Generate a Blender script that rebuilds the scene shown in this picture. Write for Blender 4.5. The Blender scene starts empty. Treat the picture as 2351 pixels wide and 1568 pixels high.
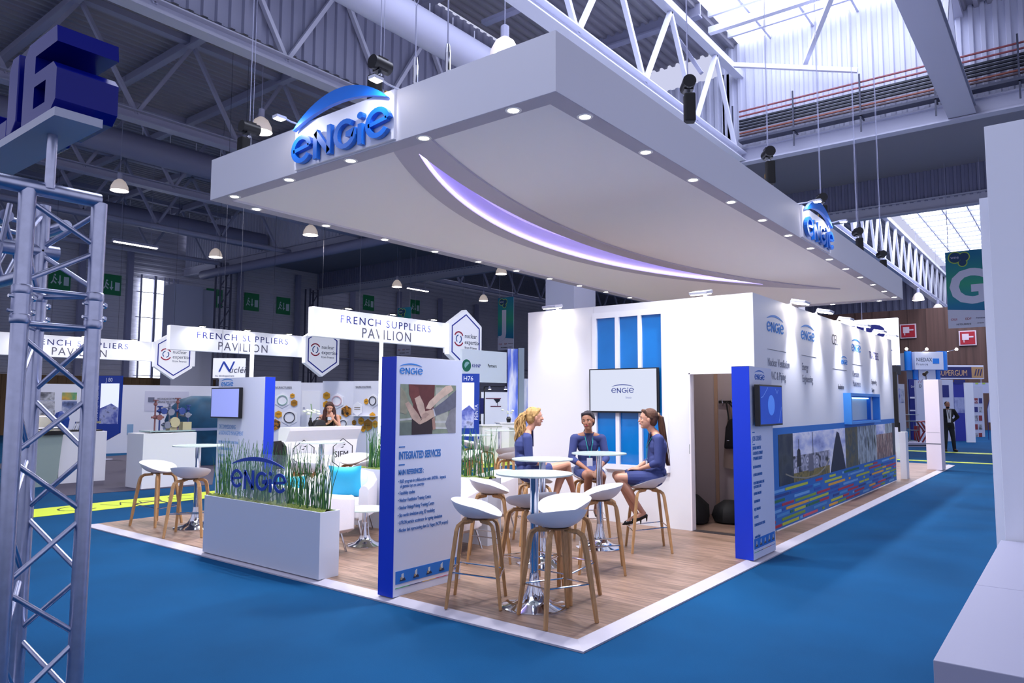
import bpy, math, random
from mathutils import Vector, Matrix
D = bpy.data
SC = bpy.context.scene
COL = SC.collection
PI = math.pi
rnd = random.Random(7)

# ---------------------------------------------------------------- camera
cam_d = D.cameras.new('camera')
cam_d.sensor_fit = 'HORIZONTAL'
cam_d.sensor_width = 36.0
cam_d.lens = 36.0 * 1659.85 / 2351.0
cam_d.clip_start = 0.05
cam_d.clip_end = 400
cam = D.objects.new('camera', cam_d)
COL.objects.link(cam)
cam.matrix_world = Matrix(((0.61464, -0.06792, -0.78588, -4.169),
                           (-0.78880, -0.04853, -0.61274, -2.645),
                           (0.00348, 0.99651, -0.08340, 1.65),
                           (0, 0, 0, 1)))
SC.camera = cam

# ---------------------------------------------------------------- world, exposure
def L(h):
    h = h.lstrip('#')
    c = [int(h[i:i + 2], 16) / 255 for i in (0, 2, 4)]
    return tuple(x / 12.92 if x <= 0.04045 else ((x + 0.055) / 1.055) ** 2.4 for x in c)
world = D.worlds.new('hall_daylight')
SC.world = world
world.use_nodes = True
bg = world.node_tree.nodes['Background']
bg.inputs[0].default_value = (0.72, 0.745, 1.0, 1)
bg.inputs[1].default_value = 0.60
vs = SC.view_settings
vs.view_transform = 'Standard'
vs.look = 'None'
vs.exposure = 0.5
vs.gamma = 1.0
vs.use_curve_mapping = False
try:
    SC.cycles.use_denoising = True
    SC.cycles.max_bounces = 7
    SC.cycles.diffuse_bounces = 4
    SC.cycles.glossy_bounces = 3
    SC.cycles.transmission_bounces = 5
    SC.cycles.transparent_max_bounces = 8
    SC.cycles.sample_clamp_indirect = 4.0
    SC.cycles.sample_clamp_direct = 0
    SC.cycles.caustics_reflective = False
    SC.cycles.caustics_refractive = False
    SC.cycles.use_light_tree = True
except Exception:
    pass

def area_light(name, loc, rot, sx, sy, power, col=(1, 1, 1)):
    l = D.lights.new(name, 'AREA')
    l.shape = 'RECTANGLE'; l.size = sx; l.size_y = sy
    l.energy = power; l.color = col
    o = D.objects.new(name, l)
    o.location = loc; o.rotation_euler = rot
    COL.objects.link(o)
    return o
# daylight coming down through the roof skylights over the aisle
area_light('skylight_daylight', (6, 2.1, 12.2), (0, 0, 0), 20, 5, 700, (0.72, 0.76, 1.0))
area_light('skylight_daylight_far', (38, 2.1, 12.2), (0, 0, 0), 22, 5, 1500, (0.72, 0.76, 1.0))
def spot(name, loc, target, power, angle, col=(1, 1, 1), blend=0.5, r=0.03, parent=None):
    l = D.lights.new(name, 'SPOT')
    l.energy = power; l.spot_size = math.radians(angle); l.spot_blend = blend
    l.color = col; l.shadow_soft_size = r
    o = D.objects.new(name, l)
    o.location = loc
    d = Vector(target) - Vector(loc)
    o.rotation_euler = d.to_track_quat('-Z', 'Y').to_euler()
    COL.objects.link(o)
    return o
WARM = (0.97, 0.96, 1.0)
COOL = (0.86, 0.88, 1.0)

# ---------------------------------------------------------------- materials
MATS = {}
def mat(name, color, rough=0.5, metal=0.0, spec=0.5, emit=None, es=1.0, noise=0.0, nscale=8.0, bump=0.0,
        bscale=40.0, trans=0.0, alpha=1.0, coat=0.0, ior=1.45, stretch=None):
    if name in MATS:
        return MATS[name]
    m = D.materials.new(name); m.use_nodes = True
    nt = m.node_tree; N = nt.nodes; K = nt.links
    b = N['Principled BSDF']
    c = L(color) if isinstance(color, str) else color
    b.inputs['Base Color'].default_value = (*c, 1)
    b.inputs['Roughness'].default_value = rough
    b.inputs['Metallic'].default_value = metal
    b.inputs['Specular IOR Level'].default_value = spec
    b.inputs['Transmission Weight'].default_value = trans
    b.inputs['Alpha'].default_value = alpha
    b.inputs['Coat Weight'].default_value = coat
    b.inputs['IOR'].default_value = ior
    if emit:
        e = L(emit) if isinstance(emit, str) else emit
        b.inputs['Emission Color'].default_value = (*e, 1)
        b.inputs['Emission Strength'].default_value = es
    if noise or bump:
        tc = N.new('ShaderNodeTexCoord'); mp = N.new('ShaderNodeMapping')
        K.new(tc.outputs['Object'], mp.inputs[0])
        if stretch: mp.inputs['Scale'].default_value = stretch
    if noise:
        n = N.new('ShaderNodeTexNoise'); n.inputs['Scale'].default_value = nscale
        n.inputs['Detail'].default_value = 5
        K.new(mp.outputs[0], n.inputs['Vector'])
        r = N.new('ShaderNodeValToRGB')
        r.color_ramp.elements[0].color = (*[x * (1 - noise) for x in c], 1)
        r.color_ramp.elements[1].color = (*[min(1, x * (1 + noise)) for x in c], 1)
        r.color_ramp.elements[0].position = 0.3; r.color_ramp.elements[1].position = 0.7
        K.new(n.outputs[0], r.inputs[0]); K.new(r.outputs[0], b.inputs['Base Color'])
    if bump:
        n2 = N.new('ShaderNodeTexNoise'); n2.inputs['Scale'].default_value = bscale
        n2.inputs['Detail'].default_value = 4
        K.new(mp.outputs[0], n2.inputs['Vector'])
        bp = N.new('ShaderNodeBump'); bp.inputs['Strength'].default_value = bump
        bp.inputs['Distance'].default_value = 0.01
        K.new(n2.outputs[0], bp.inputs['Height']); K.new(bp.outputs[0], b.inputs['Normal'])
    MATS[name] = m
    return m

white = mat('matte_white_panel', '#e4e4ea', 0.55)
white_g = mat('white_plastic', '#d4d5dc', 0.35)
blue_logo = mat('brand_blue', '#1467c8', 0.35)
blue_dark = mat('royal_blue_lacquer', '#0b35c0', 0.4)
blue_txt = mat('print_blue', '#1d63b8', 0.6)
navy = mat('navy_print', '#242c78', 0.6)
grey_txt = mat('grey_print', '#555866', 0.6)
black = mat('black_plastic', '#0c0c10', 0.4)
chrome = mat('chrome', '#d8dae2', 0.08, 1.0)
alu = mat('aluminium', '#b9bdd2', 0.32, 1.0, noise=0.08, nscale=30)
steel_w = mat('painted_steel', '#b7b9cc', 0.5)
steel_d = mat('grey_steel', '#9a9cb6', 0.5)
wood_leg = mat('oak_wood', '#b58a5c', 0.45, noise=0.22, nscale=6, stretch=(12, 12, 1.5))
glow = mat('lamp_glow', '#ffffff', 0.5, emit='#fff3e4', es=30)
glow_hi = mat('lamp_glow_soft', '#ffffff', 0.5, emit='#fff3e4', es=14)

# ---------------------------------------------------------------- mesh builder
class MB:
    def __init__(s): s.v = []; s.f = []; s.mi = []; s.m = 0; s.T = None
    def P(s, p):
        p = Vector(p)
        if s.T is not None: p = s.T @ p
        s.v.append(p); return len(s.v) - 1
    def F(s, idx): s.f.append(tuple(idx)); s.mi.append(s.m)
    def box(s, x0, x1, y0, y1, z0, z1):
        i = [s.P((x, y, z)) for z in (z0, z1) for y in (y0, y1) for x in (x0, x1)]
        for q in ((0, 2, 3, 1), (4, 5, 7, 6), (0, 1, 5, 4), (2, 6, 7, 3), (0, 4, 6, 2), (1, 3, 7, 5)):
            s.F([i[k] for k in q])
        return s
    def beam(s, p0, p1, w, h, up=(0, 0, 1)):
        p0, p1 = Vector(p0), Vector(p1); d = (p1 - p0).normalized(); up = Vector(up)
        if abs(d.dot(up)) > 0.99: up = Vector((1, 0, 0))
        a = d.cross(up).normalized() * (w / 2); b = a.cross(d).normalized() * (h / 2)
        i = [s.P(p + sa * a + sb * b) for p in (p0, p1) for sa, sb in ((-1, -1), (1, -1), (1, 1), (-1, 1))]
        for q in ((0, 3, 2, 1), (4, 5, 6, 7), (0, 1, 5, 4), (1, 2, 6, 5), (2, 3, 7, 6), (3, 0, 4, 7)):
            s.F([i[k] for k in q])
        return s
    def tube(s, pts, r, n=10, cap=True, ry=None):
        pts = [Vector(p) for p in pts]; rings = []
        up = None
        for k, p in enumerate(pts):
            d = (pts[min(k + 1, len(pts) - 1)] - pts[max(k - 1, 0)]).normalized()
            if up is None:
                up = Vector((0, 0, 1)) if abs(d.z) < 0.9 else Vector((1, 0, 0))
            a = d.cross(up).normalized(); up = a.cross(d).normalized()
            rr = r[k] if isinstance(r, (list, tuple)) else r
            r2 = rr if ry is None else (ry[k] if isinstance(ry, (list, tuple)) else ry)
            rings.append([s.P(p + a * (rr * math.cos(2 * PI * j / n + PI / n)) + up * (r2 * math.sin(2 * PI * j / n + PI / n))) for j in range(n)])
        for A, B in zip(rings, rings[1:]):
            for j in range(n): s.F((A[j], A[(j + 1) % n], B[(j + 1) % n], B[j]))
        if cap: s.F(rings[0][::-1]); s.F(rings[-1])
        return s
    def lathe(s, prof, c=(0, 0, 0), n=28, cap=True):
        c = Vector(c); rings = []
        for r, z in prof:
            rings.append([s.P(c + Vector((r * math.cos(2 * PI * j / n), r * math.sin(2 * PI * j / n), z))) for j in range(n)])
        for A, B in zip(rings, rings[1:]):
            for j in range(n): s.F((A[j], A[(j + 1) % n], B[(j + 1) % n], B[j]))
        if cap: s.F(rings[0][::-1]); s.F(rings[-1])
        return s
    def prism(s, poly, o, u, v, d, off=0.0):
        """polygon (a,b) -> o + a*u + b*v, extruded d along u x v"""
        o, u, v = Vector(o), Vector(u), Vector(v); w = u.cross(v).normalized()
        ar = sum(poly[i][0] * poly[(i + 1) % len(poly)][1] - poly[(i + 1) % len(poly)][0] * poly[i][1] for i in range(len(poly)))
        if ar < 0: poly = poly[::-1]
        A = [s.P(o + a * u + b * v + w * off) for a, b in poly]
        B = [s.P(o + a * u + b * v + w * (off + d)) for a, b in poly]
        n = len(poly); s.F(A[::-1]); s.F(B)
        for j in range(n): s.F((A[j], A[(j + 1) % n], B[(j + 1) % n], B[j]))
        return s
    def stroke(s, path, w, o, u, v, d, off=0.0, closed=False, taper=None):
        n = len(path); Lf, Rt = [], []
        for k in range(n):
            if closed: a, b = Vector(path[k - 1]), Vector(path[(k + 1) % n])
            else: a, b = Vector(path[max(k - 1, 0)]), Vector(path[min(k + 1, n - 1)])
            t = (b - a).normalized(); nr = Vector((-t.y, t.x)); sc = 1.0
            if 0 < k < n - 1:
                t1 = (Vector(path[k]) - Vector(path[k - 1])).normalized()
                sc = 1 / max(0.5, abs(t1.dot(t)))
            hw = (w if taper is None else taper[k]) / 2 * sc
            p = Vector(path[k]); Lf.append(p + nr * hw); Rt.append(p - nr * hw)
        m = n if closed else n - 1
        for k in range(m):
            j = (k + 1) % n
            s.prism([tuple(Rt[k]), tuple(Rt[j]), tuple(Lf[j]), tuple(Lf[k])], o, u, v, d, off)
        return s
    def build(s, name, m, parent=None, smooth=False, bevel=0.0):
        me = D.meshes.new(name)
        me.from_pydata([tuple(p) for p in s.v], [], s.f)
        for x in (m if isinstance(m, (list, tuple)) else [m]): me.materials.append(x)
        if isinstance(m, (list, tuple)):
            me.polygons.foreach_set('material_index', s.mi)
        me.update()
        o = D.objects.new(name, me); COL.objects.link(o)
        if parent is not None: o.parent = parent
        if smooth:
            me.polygons.foreach_set('use_smooth', [True] * len(me.polygons))
            try: me.set_sharp_from_angle(angle=math.radians(38))
            except Exception: pass
        if bevel:
            bm = o.modifiers.new('bevel', 'BEVEL'); bm.width = bevel; bm.segments = 2; bm.limit_method = 'ANGLE'
        return o
def thing(name, label, cat, loc=(0, 0, 0), rz=0.0, group=None):
    o = D.objects.new(name, None); COL.objects.link(o)
    o.location = loc; o.rotation_euler = (0, 0, rz); o.empty_display_size = 0.1
    o['label'] = label; o['category'] = cat
    if group: o['group'] = group
    return o
def tag(o, label, cat, group=None, kind=None):
    o['label'] = label; o['category'] = cat
    if group: o['group'] = group
    if kind: o['kind'] = kind
    return o
def struct(o):
    o['kind'] = 'structure'; return o
def copy_tree(o, parent=None, loc=None, rz=None, label=None):
    c = o.copy(); COL.objects.link(c)
    if parent is not None: c.parent = parent
    for ch in list(o.children): copy_tree(ch, c)
    if loc is not None: c.location = loc
    if rz is not None: c.rotation_euler = (0, 0, rz)
    if label: c['label'] = label
    return c
UX, UY, UZ = Vector((1, 0, 0)), Vector((0, 1, 0)), Vector((0, 0, 1))
FONTC = {}
def text(body, o, u, v, size, m, parent=None, depth=0.002, align='LEFT', name='lettering', sx=1.0, shear=0.0, off=0.0, space=1.0, bold=0.0):
    """text whose baseline starts at o, running along u, up v"""
    key = (body, align, shear, space, bold)
    if key not in FONTC:
        cu = D.curves.new('t', 'FONT'); cu.body = body; cu.size = 1.0
        cu.align_x = align; cu.resolution_u = 3; cu.extrude = 0.5; cu.shear = shear; cu.offset = bold; cu.space_character = space
        to = D.objects.new('t', cu); COL.objects.link(to)
        dg = bpy.context.evaluated_depsgraph_get()
        me = D.meshes.new_from_object(to.evaluated_get(dg))
        FONTC[key] = ([v_.co.copy() for v_ in me.vertices], [tuple(p.vertices) for p in me.polygons])
        D.objects.remove(to); D.curves.remove(cu); D.meshes.remove(me)
    vs_, fs = FONTC[key]
    o, u, v = Vector(o), Vector(u).normalized(), Vector(v).normalized(); w = u.cross(v)
    b = MB()
    for p in vs_: b.P(o + u * (p.x * size * sx) + v * (p.y * size) + w * (off + (p.z + 0.5) * depth + 0.0005))
    for f in fs: b.F(f)
    return b.build(name, m, parent)
def arc(cx, cy, r, a0, a1, n=14, ry=None):
    ry = r if ry is None else ry
    return [(cx + r * math.cos(math.radians(a0 + (a1 - a0) * k / n)), cy + ry * math.sin(math.radians(a0 + (a1 - a0) * k / n))) for k in range(n + 1)]
def logo(o, u, v, width, m, parent=None, depth=0.003, name='logo_lettering', off=0.0005, apex=1.68, inner=.55):
    """wave arc over five rounded letters; total width 3.8 units"""
    s = width / 3.8
    o = Vector(o); u = Vector(u).normalized() * s; v = Vector(v).normalized() * s * .8
    b = MB(); w = 0.155
    def e(x):
        b.stroke([(x + .10, .47), (x + .77, .56)], w * .8, o, u, v, depth, off)
        b.stroke(arc(x + .44, .5, .36, 8, 325, 20, .40), w, o, u, v, depth, off)
    e(0)
    b.stroke([(1.04, 0.0), (1.04, .97)], w, o, u, v, depth, off); b.stroke([(1.04, .88), (1.60, .10)], w * 1.12, o, u, v, depth, off); b.stroke([(1.60, .02), (1.60, .99)], w, o, u, v, depth, off)
    b.stroke(arc(2.24, .5, .36, 48, 345, 18, .40) + [(2.59, .47), (2.28, .47)], w, o, u, v, depth, off)
    b.stroke([(2.82, 0.0), (2.82, .66)], w, o, u, v, depth, off)
    b.prism(arc(2.82, .92, .11, 0, 360, 10)[:-1], o, u, v, depth, off)
    e(3.02)
    n = 24; top = []; bot = []
    for k in range(n + 1):
        t = k / n; x = 0.05 + 3.7 * t
        h = 4 * t * (1 - t)
        top.append((x, 1.24 + (apex - 1.24) * h ** 0.9)); bot.append((x, 1.22 + (apex - 1.22) * inner * h))
    lt_ = b.build(name, m, parent); b = MB()
    for k in range(n):
        b.prism([bot[k], bot[k + 1], top[k + 1], top[k]], o, u, v, depth, off)
    b.build('logo_arc', m, parent)
    return lt_
def holed(outer, holes, o, u, v, d, name, m, parent, bevel=0.0):
    cu = D.curves.new('t', 'CURVE'); cu.dimensions = '2D'; cu.fill_mode = 'BOTH'; cu.extrude = .5
    for ring in [outer] + holes:
        sp = cu.splines.new('POLY'); sp.points.add(len(ring) - 1); sp.use_cyclic_u = True
        for i, (a, c) in enumerate(ring): sp.points[i].co = (a, c, 0, 1)
    to = D.objects.new('t', cu); COL.objects.link(to); dg = bpy.context.evaluated_depsgraph_get()
    me = D.meshes.new_from_object(to.evaluated_get(dg)); b = MB(); o, u, v = Vector(o), Vector(u), Vector(v); w = u.cross(v)
    for p in me.vertices: b.P(o + u * p.co.x + v * p.co.y + w * (p.co.z + .5) * d)
    for f in me.polygons: b.F(tuple(f.vertices))
    D.objects.remove(to); D.curves.remove(cu); D.meshes.remove(me)
    return b.build(name, m, parent)
CAM = Vector((-4.169, -2.645, 1.65))
RX, RU, RB = Vector((0.61464, -0.78880, 0.00348)), Vector((-0.06792, -0.04853, 0.99651)), Vector((-0.78588, -0.61274, -0.08340))
def ray(px, py): return RX * ((px - 1175.5) / 1659.85) + RU * (-(py - 784) / 1659.85) - RB
def onx(px, py, X): r = ray(px, py); return CAM + r * ((X - CAM.x) / r.x)
# ================================================================ HALL
XN, XF = -8.0, 62.0            # near and far ends of the modelled hall
YL, YR = 38.0, -7.0
TR_Y = [-0.7, 5.0, 10.7, 16.3, 22.0, 27.7, 33.3]
carpet = mat('blue_carpet', '#05426c', 0.95, spec=0.15, noise=0.16, nscale=0.8, bump=0.25, bscale=300)
b = MB(); b.box(XN - 6, XF + 4, YR - 4, YL + 2, -0.3, 0.0)
struct(b.build('floor', carpet))

siding = mat('grey_siding', '#bcbccb', 0.6, noise=0.05, nscale=0.6)
def ribbed(b, o, u, v, n_len, n_h, pitch, depth, face=1):
    """corrugated sheet: ribs run along v, spread along u"""
    o, u, v = Vector(o), Vector(u), Vector(v); w = u.cross(v) * face
    k = int(n_len / pitch); prof = []
    for i in range(k):
        a = i * pitch
        prof += [(a, 0), (a + pitch * .45, 0), (a + pitch * .55, depth), (a + pitch * .9, depth)]
    prof.append((k * pitch, 0))
    A = [b.P(o + u * a + w * d) for a, d in prof]
    B = [b.P(o + u * a + w * d + v * n_h) for a, d in prof]
    for i in range(len(prof) - 1): b.F((A[i], A[i + 1], B[i + 1], B[i]))
b = MB()
ribbed(b, (XN, YL, 0), UZ, UX, 13, XF - XN, 0.30, 0.03, 1)
struct(b.build('wall_left', siding))
deck = mat('roof_deck', '#93929f', 0.6)
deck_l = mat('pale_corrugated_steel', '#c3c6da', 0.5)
# roof decks (ribs along X)
b = MB()
def deckp(x0, x1, y0, y1, z):
    ribbed(b, (x0, y0, z), UY, UX, y1 - y0, x1 - x0, 0.28, 0.09, 1)
deckp(XN, 16.9, 10.95, YL, 11.75)
deckp(XN, 16.9, 5.0, 10.7, 12.6)
deckp(XN, 16.9, YR - 3, -0.7, 11.75)
deckp(26.3, XF, 5.0, YL, 11.75)
deckp(26.3, XF, YR - 3, -0.7, 11.75)
b.box(16.96, 26.3, YR - 3, YL, 10.35, 10.45)
struct(b.build('ceiling', deck))
# rooflight glazing over the aisle
glaze = mat('rooflight_glazing', '#ffffff', 0.5, emit=(0.86, 0.9, 1.0), es=2.4)
b = MB()
for x0, x1 in ((XN, 16.9), (26.3, XF)):
    b.box(x0, x1, -0.7, 5.0, 12.6, 12.7)
g = b.build('skylight_glazing', glaze); struct(g)
b = MB()
for x0, x1 in ((XN, 16.9), (26.3, XF)):
    x = x0 + 0.6
    while x < x1:
        b.box(x, x + 0.09, -0.7, 5.0, 12.42, 12.6); x += 1.46
    for y in (0.4, 1.6, 2.8, 4.0):
        b.box(x0, x1, y, y + 0.06, 12.46, 12.6)
struct(b.build('trim_1', mat('rooflight_bars', '#c8cade', 0.5)))
# step walls of the lower roof strip, corrugated (ribs vertical)
b = MB()
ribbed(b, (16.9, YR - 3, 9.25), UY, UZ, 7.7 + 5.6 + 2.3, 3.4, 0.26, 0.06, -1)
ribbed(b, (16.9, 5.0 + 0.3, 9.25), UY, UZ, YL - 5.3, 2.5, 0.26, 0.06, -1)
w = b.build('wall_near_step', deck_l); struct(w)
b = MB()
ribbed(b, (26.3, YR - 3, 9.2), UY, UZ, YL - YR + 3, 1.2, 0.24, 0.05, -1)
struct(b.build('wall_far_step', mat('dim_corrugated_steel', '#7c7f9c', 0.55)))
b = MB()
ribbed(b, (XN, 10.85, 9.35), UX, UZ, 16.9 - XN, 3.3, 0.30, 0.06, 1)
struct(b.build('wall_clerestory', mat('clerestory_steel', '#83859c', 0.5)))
b = MB(); ribbed(b, (XF, YR - 3, 7.6), UY, UZ, 26, 5.0, 0.5, 0.12, -1)
b.box(XF - .2, XF + .3, YR - 3, 19, 7.2, 7.7)
struct(b.build('wall_end_upper', mat('far_corrugated', '#a4a7c2', 0.5)))
# I-beams that carry the step walls
bm_ = steel_w
b = MB()
for x in (16.9, 26.3):
    b.box(x - .02, x + .02, YR - 3, YL, 8.85, 9.25)
    b.box(x - .16, x + .16, YR - 3, YL, 8.82, 8.86); b.box(x - .16, x + .16, YR - 3, YL, 9.24, 9.28)
    yy = YR
struct(b.build('trim_2', bm_))
# brown timber-clad end wall
brown = mat('brown_timber_cladding', '#5a4038', 0.6, noise=0.25, nscale=1.2, stretch=(4, 4, 0.15))
b = MB(); b.box(50, 50.3, -8, 18, 0, 7.9)
for k in range(24): b.box(49.96, 50, -7.9 + k * 1.07, -7.87 + k * 1.07, 0, 7.9)
struct(b.build('wall_far', brown))
b = MB(); b.box(XF - 1, XF, 18.5, YL, 0, 12)
struct(b.build('wall_end', siding))
# long timber band at the foot of the left wall
b = MB(); b.box(-2, 22, 37.5, 37.6, 0, 2.9)
for k in range(60): b.box(-2 + k * .4, -1.97 + k * .4, 37.47, 37.5, 0, 2.9)
struct(b.build('trim_3', mat('slatted_timber', '#6b5136', 0.6, noise=0.2, nscale=4, stretch=(6, 1, .3))))
# columns of the left wall and lighter vertical posts
b = MB()
for x in (2.5, 7, 11.2, 13.6, 20.2, 24.4, 29, 33.5, 38, 42.5, 47):
    b.box(x, x + .28, 37.6, 37.85, 0, 10)
for z in (4.6,):
    b.box(XN, XF, 37.65, 37.8, z, z + .08)
struct(b.build('trim_4', mat('wall_posts', '#8f91ae', 0.5)))
# tall slit window with daylight, left wall
t = thing('window_1', '', 'window', (14.4, 37.72, 2.0)); struct(t); del t['label']; del t['category']
b = MB(); b.box(0, .62, 0, .05, 0, 6.4); b.box(.78, 1.2, 0, .05, 0, 6.4)
b.build('pane', mat('daylit_pane', '#ffffff', .4, emit='#eef3ff', es=2.2), t)
b = MB()
for x in (-.06, .66, .74, 1.2, 1.45, 1.75, 2.0): b.box(x, x + .06, -.06, .05, 0, 6.6)
for z in (0, 1, 2.6, 4.2, 5.6, 6.4): b.box(-.3, 1.9, -.1, -.06, z, z + .04)
b.build('window_frame', steel_d, t)
# white square column behind the stand
b = MB(); b.box(16.68, 18.1, 10.9, 12.1, 0, 9)
c_ = b.build('wall_column', mat('white_column', '#c9cbe0', .6)); struct(c_)

# ---------------------------------------------------------------- roof trusses, one per line
def truss(name, label, x0, x1, y, m, zb=9.0, zt=11.6, pitch=2.9, x_first=None, pipe=False, wbot=.34):
    t = thing(name, label, 'roof truss', (x0, y, zb), 0, 'roof trusses along the hall')
    Ln = x1 - x0
    b = MB()
    if pipe: b.tube([(0, 0, 0), (Ln, 0, 0)], .12, 10)
    else:
        b.box(0, Ln, -wbot / 2, wbot / 2, -.12, -.09); b.box(0, Ln, -.015, .015, -.09, .12); b.box(0, Ln, -wbot / 2, wbot / 2, .12, .15)
    b.build('bottom_chord', m, t)
    H = zt - zb
    b = MB(); b.box(0, Ln, -.12, .12, H - .1, H + .1); b.build('top_chord', m, t)
    xf = x_first if x_first is not None else 0
    k = 0; x = xf
    while x < Ln - .2:
        a = (x, 0, .1); c = (x + pitch / 2, 0, H - .1)
        if c[0] < Ln: b = MB(); b.beam(a, c, .09, .11, (0, 1, 0)); b.build('brace', m, t)
        a2 = (x + pitch, 0, .1)
        if a2[0] < Ln and c[0] < Ln: b = MB(); b.beam(c, a2, .09, .11, (0, 1, 0)); b.build('brace', m, t)
        x += pitch
    return t
white_steel = mat('white_steel', '#dadcec', 0.45)
truss('roof_truss', 'bright white roof truss above the right side of the canopy', XN, 16.9, 5.0, white_steel, x_first=1.25)
truss('roof_truss', 'white steel truss cut by the upper right edge beside the corrugated wall', XN, 16.9, -0.7, steel_w, x_first=1.25, wbot=.6)
truss('roof_truss', 'grey truss running under the corrugated clerestory, upper left', XN, 16.9, 10.7, steel_w, x_first=1.25)
truss('roof_truss', 'grey truss crossing behind the blue number sign, upper left', XN, 16.9, 16.3, steel_d, x_first=0.6)
truss('roof_truss', 'grey truss just below the left ventilation duct', XN, 16.9, 22.0, steel_d, x_first=1.6)
truss('roof_truss', 'tube chord truss left of the canopy, second from the siding wall', XN, 16.9, 27.7, steel_d, x_first=0.9, pipe=True)
truss('roof_truss', 'tube chord truss nearest the siding wall on the left', XN, 16.9, 33.3, steel_d, x_first=0.4, pipe=True)
truss('roof_truss', 'white lattice truss with dense braces beyond the right end of the canopy', 26.5, XF, 5.0, white_steel, pitch=2.2)
truss('roof_truss', 'grey truss seen between the canopy and the letter J banner, nearer one', 26.5, XF, 16.3, steel_d, pitch=2.9)
truss('roof_truss', 'grey truss with tube chord behind the letter J banner', 26.5, XF, 22.0, steel_d, pitch=2.9, pipe=True)
truss('roof_truss', 'far grey truss close to the siding wall above the pavilion signs', 26.5, XF, 27.7, steel_d, pitch=2.9, pipe=True)
# rafters that cross under the decks (along Y)
for i, x in enumerate((-5.0, -.2, 2.6, 5.5, 8.4, 11.3, 14.2)):
    b = MB(); b.box(-.1, .1, 0, YL - 10.7, 0, .04); b.box(-.02, .02, 0, YL - 10.7, .04, .3)
    o = b.build('roof_rafter', steel_d); o.location = (x, 10.7, 11.36)
    tag(o, 'steel rafter crossing under the dark corrugated roof on the left', 'roof beam', 'left roof rafters')
for i, x in enumerate((-2, 3.5, 9, 14)):
    b = MB(); b.box(-.12, .12, 0, 5.7, 0, .05); b.box(-.03, .03, 0, 5.7, .05, .4)
    b.beam((0, .9, .0), (0, 0, -1.6), .1, .1)
    o = b.build('roof_rafter', steel_d); o.location = (x, 5.0, 12.2)
    tag(o, 'steel rafter under the raised roof strip above the canopy', 'roof beam', 'raised roof rafters')
for i, x in enumerate((-2.5, 3.2, 9, 14.6)):
    b = MB(); b.box(-.09, .09, 0, 5.7, 0, .18)
    o = b.build('roof_rafter', white_steel); o.location = (x, -0.7, 11.95)
    tag(o, 'pale steel rafter crossing below the bright rooflights', 'roof beam', 'rooflight rafters')
# diagonal wind braces beneath the rooflight
for (p, q, lb) in (((15.9, 4.8, 11.5), (16.4, 1.6, 10.6), 'flat white wind brace under the bright rooflight near the step wall'),
                   ((9.5, -.5, 11.5), (16.6, 3.0, 11.3), 'long diagonal white brace crossing the bright rooflight')):
    b = MB(); b.beam(p, q, .12, .12); tag(b.build('wind_brace', white_steel), lb, 'roof brace')
# cable trays on the near step wall: red and black pipes
t = thing('pipe_rack', 'rack of red and black pipes running along the corrugated step wall', 'pipe rack', (16.5, -8, 9.35))
cols = [('#8a4a50', .95), ('#8a4a50', .80), ('#20242f', .66), ('#20242f', .57), ('#20242f', .48), ('#20242f', .39), ('#7d4438', .28), ('#4a3a40', .20)]
for cc, z in cols:
    b = MB(); b.tube([(0, 0, z), (0, 12.9, z)], .028 if z > .7 or z < .35 else .04, 6)
    o = b.build('pipe', mat('pipe' + cc, cc, .5), t)
b = MB(); b.box(-.12, .2, 0, 12.9, .0, .07); b.build('cable_tray', mat('dark_tray', '#3d4052', .6), t)
for k in range(8):
    b = MB(); y = .8 + k * 1.75; b.box(-.1, -.07, y, y + .04, -.45, 1.15); b.box(-.1, .3, y, y + .04, -.03, 0); b.build('bracket', mat('dark_tray', '#3d4052', .6), t)
# ducts
duct_m = mat('fabric_duct', '#c9cbe2', .55)
def duct(name, label, x0, x1, y, z, r, m=duct_m, hang=1.2):
    t = thing(name, label, 'ventilation duct', (x0, y, z), 0, 'ventilation ducts')
    b = MB(); b.tube([(0, 0, 0), (x1 - x0, 0, 0)], r, 24)
    b.build('duct_tube', m, t, smooth=True)
    x = .5
    k = 0
    while x < x1 - x0 and k < 70:
        b = MB(); b.tube([(x, 0, r * .9), (x, 0, r + .28)], .014, 5); b.build('hanger', white_steel, t); x += hang; k += 1
    return t
duct('ventilation_duct', 'pale round fabric duct above the canopy', XN + 6, 16.6, 8.2, 9.75, .38, hang=.75)
duct('ventilation_duct', 'long grey round duct on the left below the roof trusses', XN + 4, 16.6, 20.75, 9.75, .42, mat('grey_duct', '#8385a2', .5), hang=.9)
duct('ventilation_duct', 'dark round duct nearer the left siding wall', XN + 4, 16.6, 29.6, 9.7, .42, mat('grey_duct', '#8385a2', .5), hang=.9)
t = thing('ventilation_duct', 'grey duct running crosswise along the lower roof strip on the left', 'ventilation duct', (16.4, 8, 8.55), 0, 'ventilation ducts')
b = MB(); b.tube([(0, 0, 0), (0, 27, 0)], .24, 16); b.build('duct_tube', mat('grey_duct', '#8385a2', .5), t, smooth=True)
for k in range(7): b = MB(); b.tube([(0, 1 + 4 * k, .2), (0, 1 + 4 * k, .5)], .02, 6); b.build('hanger', steel_d, t)
# dark service runs under the low roof strip
t = thing('service_pipes', 'bundle of dark pipes under the low roof strip on the left', 'pipes', (18.5, 12, 10.09))
for k in range(7):
    b = MB(); b.tube([(k * .35, 0, (k % 3) * .1), (k * .35, 25, (k % 3) * .1)], .05, 6); b.build('pipe', mat('rust_pipe' if k % 2 else 'black_pipe', '#4a3230' if k % 2 else '#15151c', .6), t)
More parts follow.
